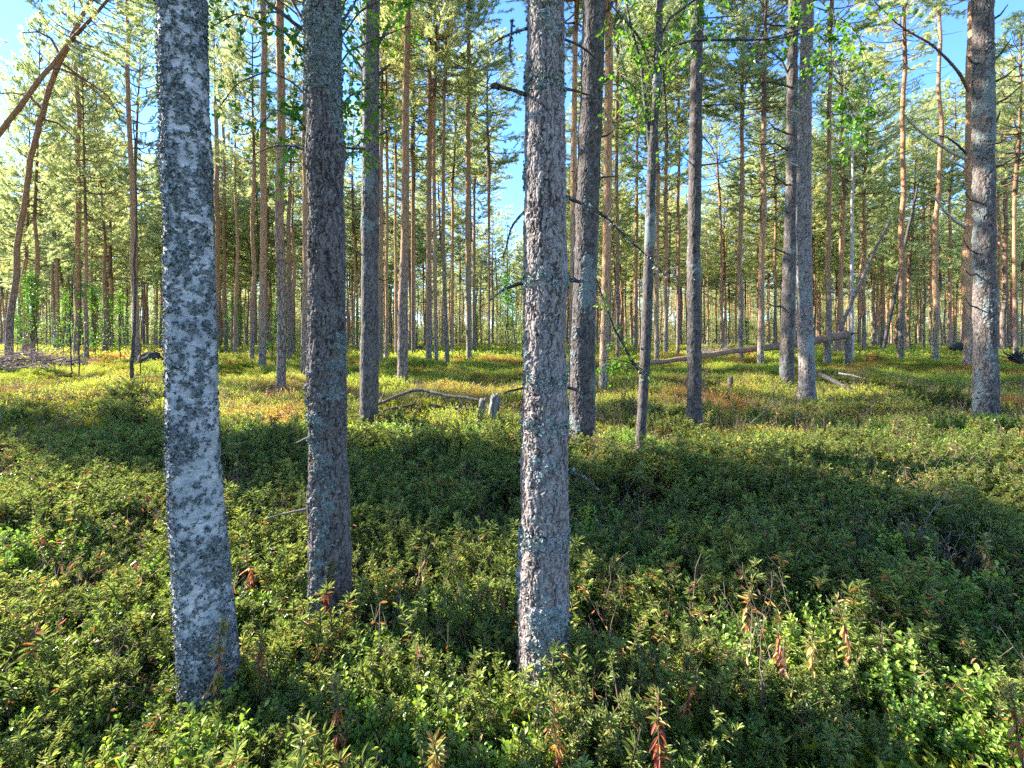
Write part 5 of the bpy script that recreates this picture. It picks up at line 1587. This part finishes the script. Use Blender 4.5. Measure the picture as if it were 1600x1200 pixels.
# ---- single sprigs that stand out ---------------------------------------------
def sprig_mesh(seed, h, cols, drooping=24, top=34):
    r = np.random.default_rng(seed); mb = MB(); s = np.linspace(0, 1, 8)
    q = np.array([0, 0, 1]) * (s * h - 0.05)[:, None] + np.array([r.normal(), r.normal(), 0]) * (0.035 * s ** 2)[:, None] + np.cumsum(r.normal(0, 0.008, (8, 3)), 0); q -= q[0] * [1, 1, 0]
    tube(mb, q, np.interp(s, [0, 1], [0.004, 0.0022]), 5, 0, True, lv=0.0, rd=0.0)
    L1 = MB(); m = top
    u = r.uniform(0.8, 1, m); ang = r.uniform(0, 6.28, m)
    pos = np.stack([np.interp(u, s, q[:, c]) for c in range(3)], 1)
    out = np.stack([np.cos(ang), np.sin(ang), np.interp(u, [0.8, 1], [0.1, 1.4])], 1)
    leaves(L1, pos, out, np.array([0, 0, 1.0]) + r.normal(0, 0.15, (m, 3)), 0.036 * r.uniform(0.6, 1.2, m), 0.006, np.clip(r.normal(0.6, 0.25, m), 0, 1), r.choice([0.0, 0.6], m), 0, 0.1, 0.25)
    L2 = MB(); m = drooping
    u = r.uniform(0.58, 0.86, m); ang = r.uniform(0, 6.28, m)
    pos = np.stack([np.interp(u, s, q[:, c]) for c in range(3)], 1)
    out = np.stack([np.cos(ang) * 0.6, np.sin(ang) * 0.6, -0.75 + r.normal(0, 0.4, m)], 1)
    leaves(L2, pos, out, np.stack([np.cos(ang), np.sin(ang), np.full(m, 0.3)], 1), 0.046 * r.uniform(0.6, 1.25, m), 0.011, np.clip(r.normal(cols, 0.2, m), 0, 1), 1.0, 0, 0.15, 0.15)
    return mb.mesh('stalk', M['stem']), L1.mesh('green_leaves', M['ledum']), L2.mesh('drooping_leaves', M['ledum'])
SP = [(420, 985, 0.25, 'sprig with a bright red drooping leaf tuft right of the birch foot'),
      (507, 885, 0.05, 'dull red drooping sprig standing before the foot of the second foreground trunk'),
      (1168, 915, 0.55, 'tall sprig with a twisted orange stem and pale top right of the central trunk'),
      (1222, 972, 0.3, 'orange-red drooping sprig, left one of three sunlit ones at lower right'),
      (1284, 962, 0.95, 'yellow drooping sprig, middle one of three sunlit ones at lower right'),
      (1355, 972, 0.5, 'orange drooping sprig, right one of three sunlit ones at lower right'),
      (1022, 1112, 0.0, 'low pinkish-red leaved sprig at the bottom, right of the central trunk foot'),
      (688, 1115, 0.7, 'tan withered drooping sprig at the bottom centre'),
      (545, 1082, 0.4, 'orange-tipped sprig at the bottom between the birch and the central trunk'),
      (862, 1100, 0.5, 'tall orange-topped sprig in front of the central trunk foot'),
      (330, 998, 0.5, 'orange-topped sprig standing before the birch foot'),
      (1592, 1085, 0.3, 'red-orange sprig cut by the right edge at the bottom'),
      (390, 855, 0.3, 'small orange sprig in the shade right of the birch'),
      (1068, 1000, 0.3, 'brown-red sprig among sunlit leaves right of the central trunk'),
      (1545, 850, 0.6, 'orange withered sprig in the shade at the far right'),
      (575, 1175, 0.0, 'dark red sprig at the very bottom left of centre')]
for k, (px, py, c, lab) in enumerate(SP):
    h = 0.42
    d = F * (CAMH - 0.40) / (py + 10 - HZ)
    if py > 1150: d = F * (CAMH - 0.36) / (py - HZ)
    x0 = (px - 800) / F * d
    g = gz1(x0, d)
    h = (CAMH - (py - 12 - HZ) / F * d) - g
    root = thing('labrador_tea_sprig', (x0, d, g), lab, 'sprig')
    a, b1, c1 = sprig_mesh(820 + k, max(0.3, h + 0.03), c)
    link('stalk', a, root); link('green_leaves', b1, root); link('drooping_leaves', c1, root)

# ---- the far wood: one mass of trees beyond the single pines -----------------
def far_tree(seed):
    tm, tp = trunk_mesh_far(seed, 9.0, 0.13, 0.08, 6, 1.0)
    a = np.zeros(len(tm.vertices) * 3, np.float32); tm.vertices.foreach_get('co', a)
    mb = MB()
    fq = np.array([list(p.vertices) for p in tm.polygons if len(p.vertices) == 4])
    mb.add(a.reshape(-1, 3), fq, None, 1, lv=0.0, rd=0.0)
    cm = far_crowns[seed % 4]
    b = np.zeros(len(cm.vertices) * 3, np.float32); cm.vertices.foreach_get('co', b); b = b.reshape(-1, 3) + [tp[0], tp[1], 8.9]
    lv = np.zeros(len(cm.vertices), np.float32); cm.attributes['lv'].data.foreach_get('value', lv)
    mi = np.zeros(len(cm.polygons), np.int32); cm.polygons.foreach_get('material_index', mi)
    t3 = np.array([list(p.vertices) for p in cm.polygons if len(p.vertices) == 3 and p.material_index == 0])
    q4 = np.array([list(p.vertices) for p in cm.polygons if len(p.vertices) == 4])
    mb.add(b, None, t3, 0, lv=lv, rd=0.0)
    mb.q.append(q4 + (mb.n - len(b))); mb.qm.append(np.full(len(q4), 1))
    return mb.mesh('far_tree', [M['needle'], M['pine_far']])
FT = [far_tree(k) for k in range(4)]
for k in range(2):
    cm = far_crowns[k].copy(); FT.append(cm)
r = np.random.default_rng(99)
n = 3800
d = r.uniform(56 ** 1.7, 190 ** 1.7, n) ** (1 / 1.7)
x = r.uniform(-1, 1, n) * d * 1.3
pos = np.stack([x, d, gz(x, d)], 1)
bush = (np.arange(n) % 3 > 0) & (d > 65)
ft_i = np.where(bush, 4 + (np.arange(n) % 2), r.integers(0, 4, n))
ft_s = np.where(bush, r.uniform(0.35, 0.95, n), r.uniform(0.85, 1.15, n))
scatter('far_pine_wood', 'far-off pine wood closing the view behind the single trees', 'wood', FT, pos, np.stack([np.zeros(n), np.zeros(n), r.uniform(0, 6.28, n)], 1), ft_s, ft_i)

# the same wood goes on behind the photographer and to the right of the view
n = 900
ang = r.uniform(0, 2 * math.pi, n); d = r.uniform(5 ** 2, 60 ** 2, n) ** 0.5
x = np.sin(ang) * d; y = np.cos(ang) * d
keep = ((y + 0.364 * x < -3.5) & (x < 4)) | ((x > 0) & (y < x / 1.42 - 2.5))
keep &= r.uniform(0, 1, n) < np.interp(d, [5, 20], [0.22, 0.42])
x, y = x[keep], y[keep]; n = len(x)
bi = r.uniform(0, 1, n) < 0.3
scatter('surrounding_pine_wood', 'the pine wood going on behind and beside the camera', 'wood', FT, np.stack([x, y, gz(x, y)], 1), np.stack([np.zeros(n), np.zeros(n), r.uniform(0, 6.28, n)], 1), np.where(bi, r.uniform(0.3, 0.6, n), r.uniform(0.85, 1.1, n)), np.where(bi, 4, r.integers(0, 4, n)))
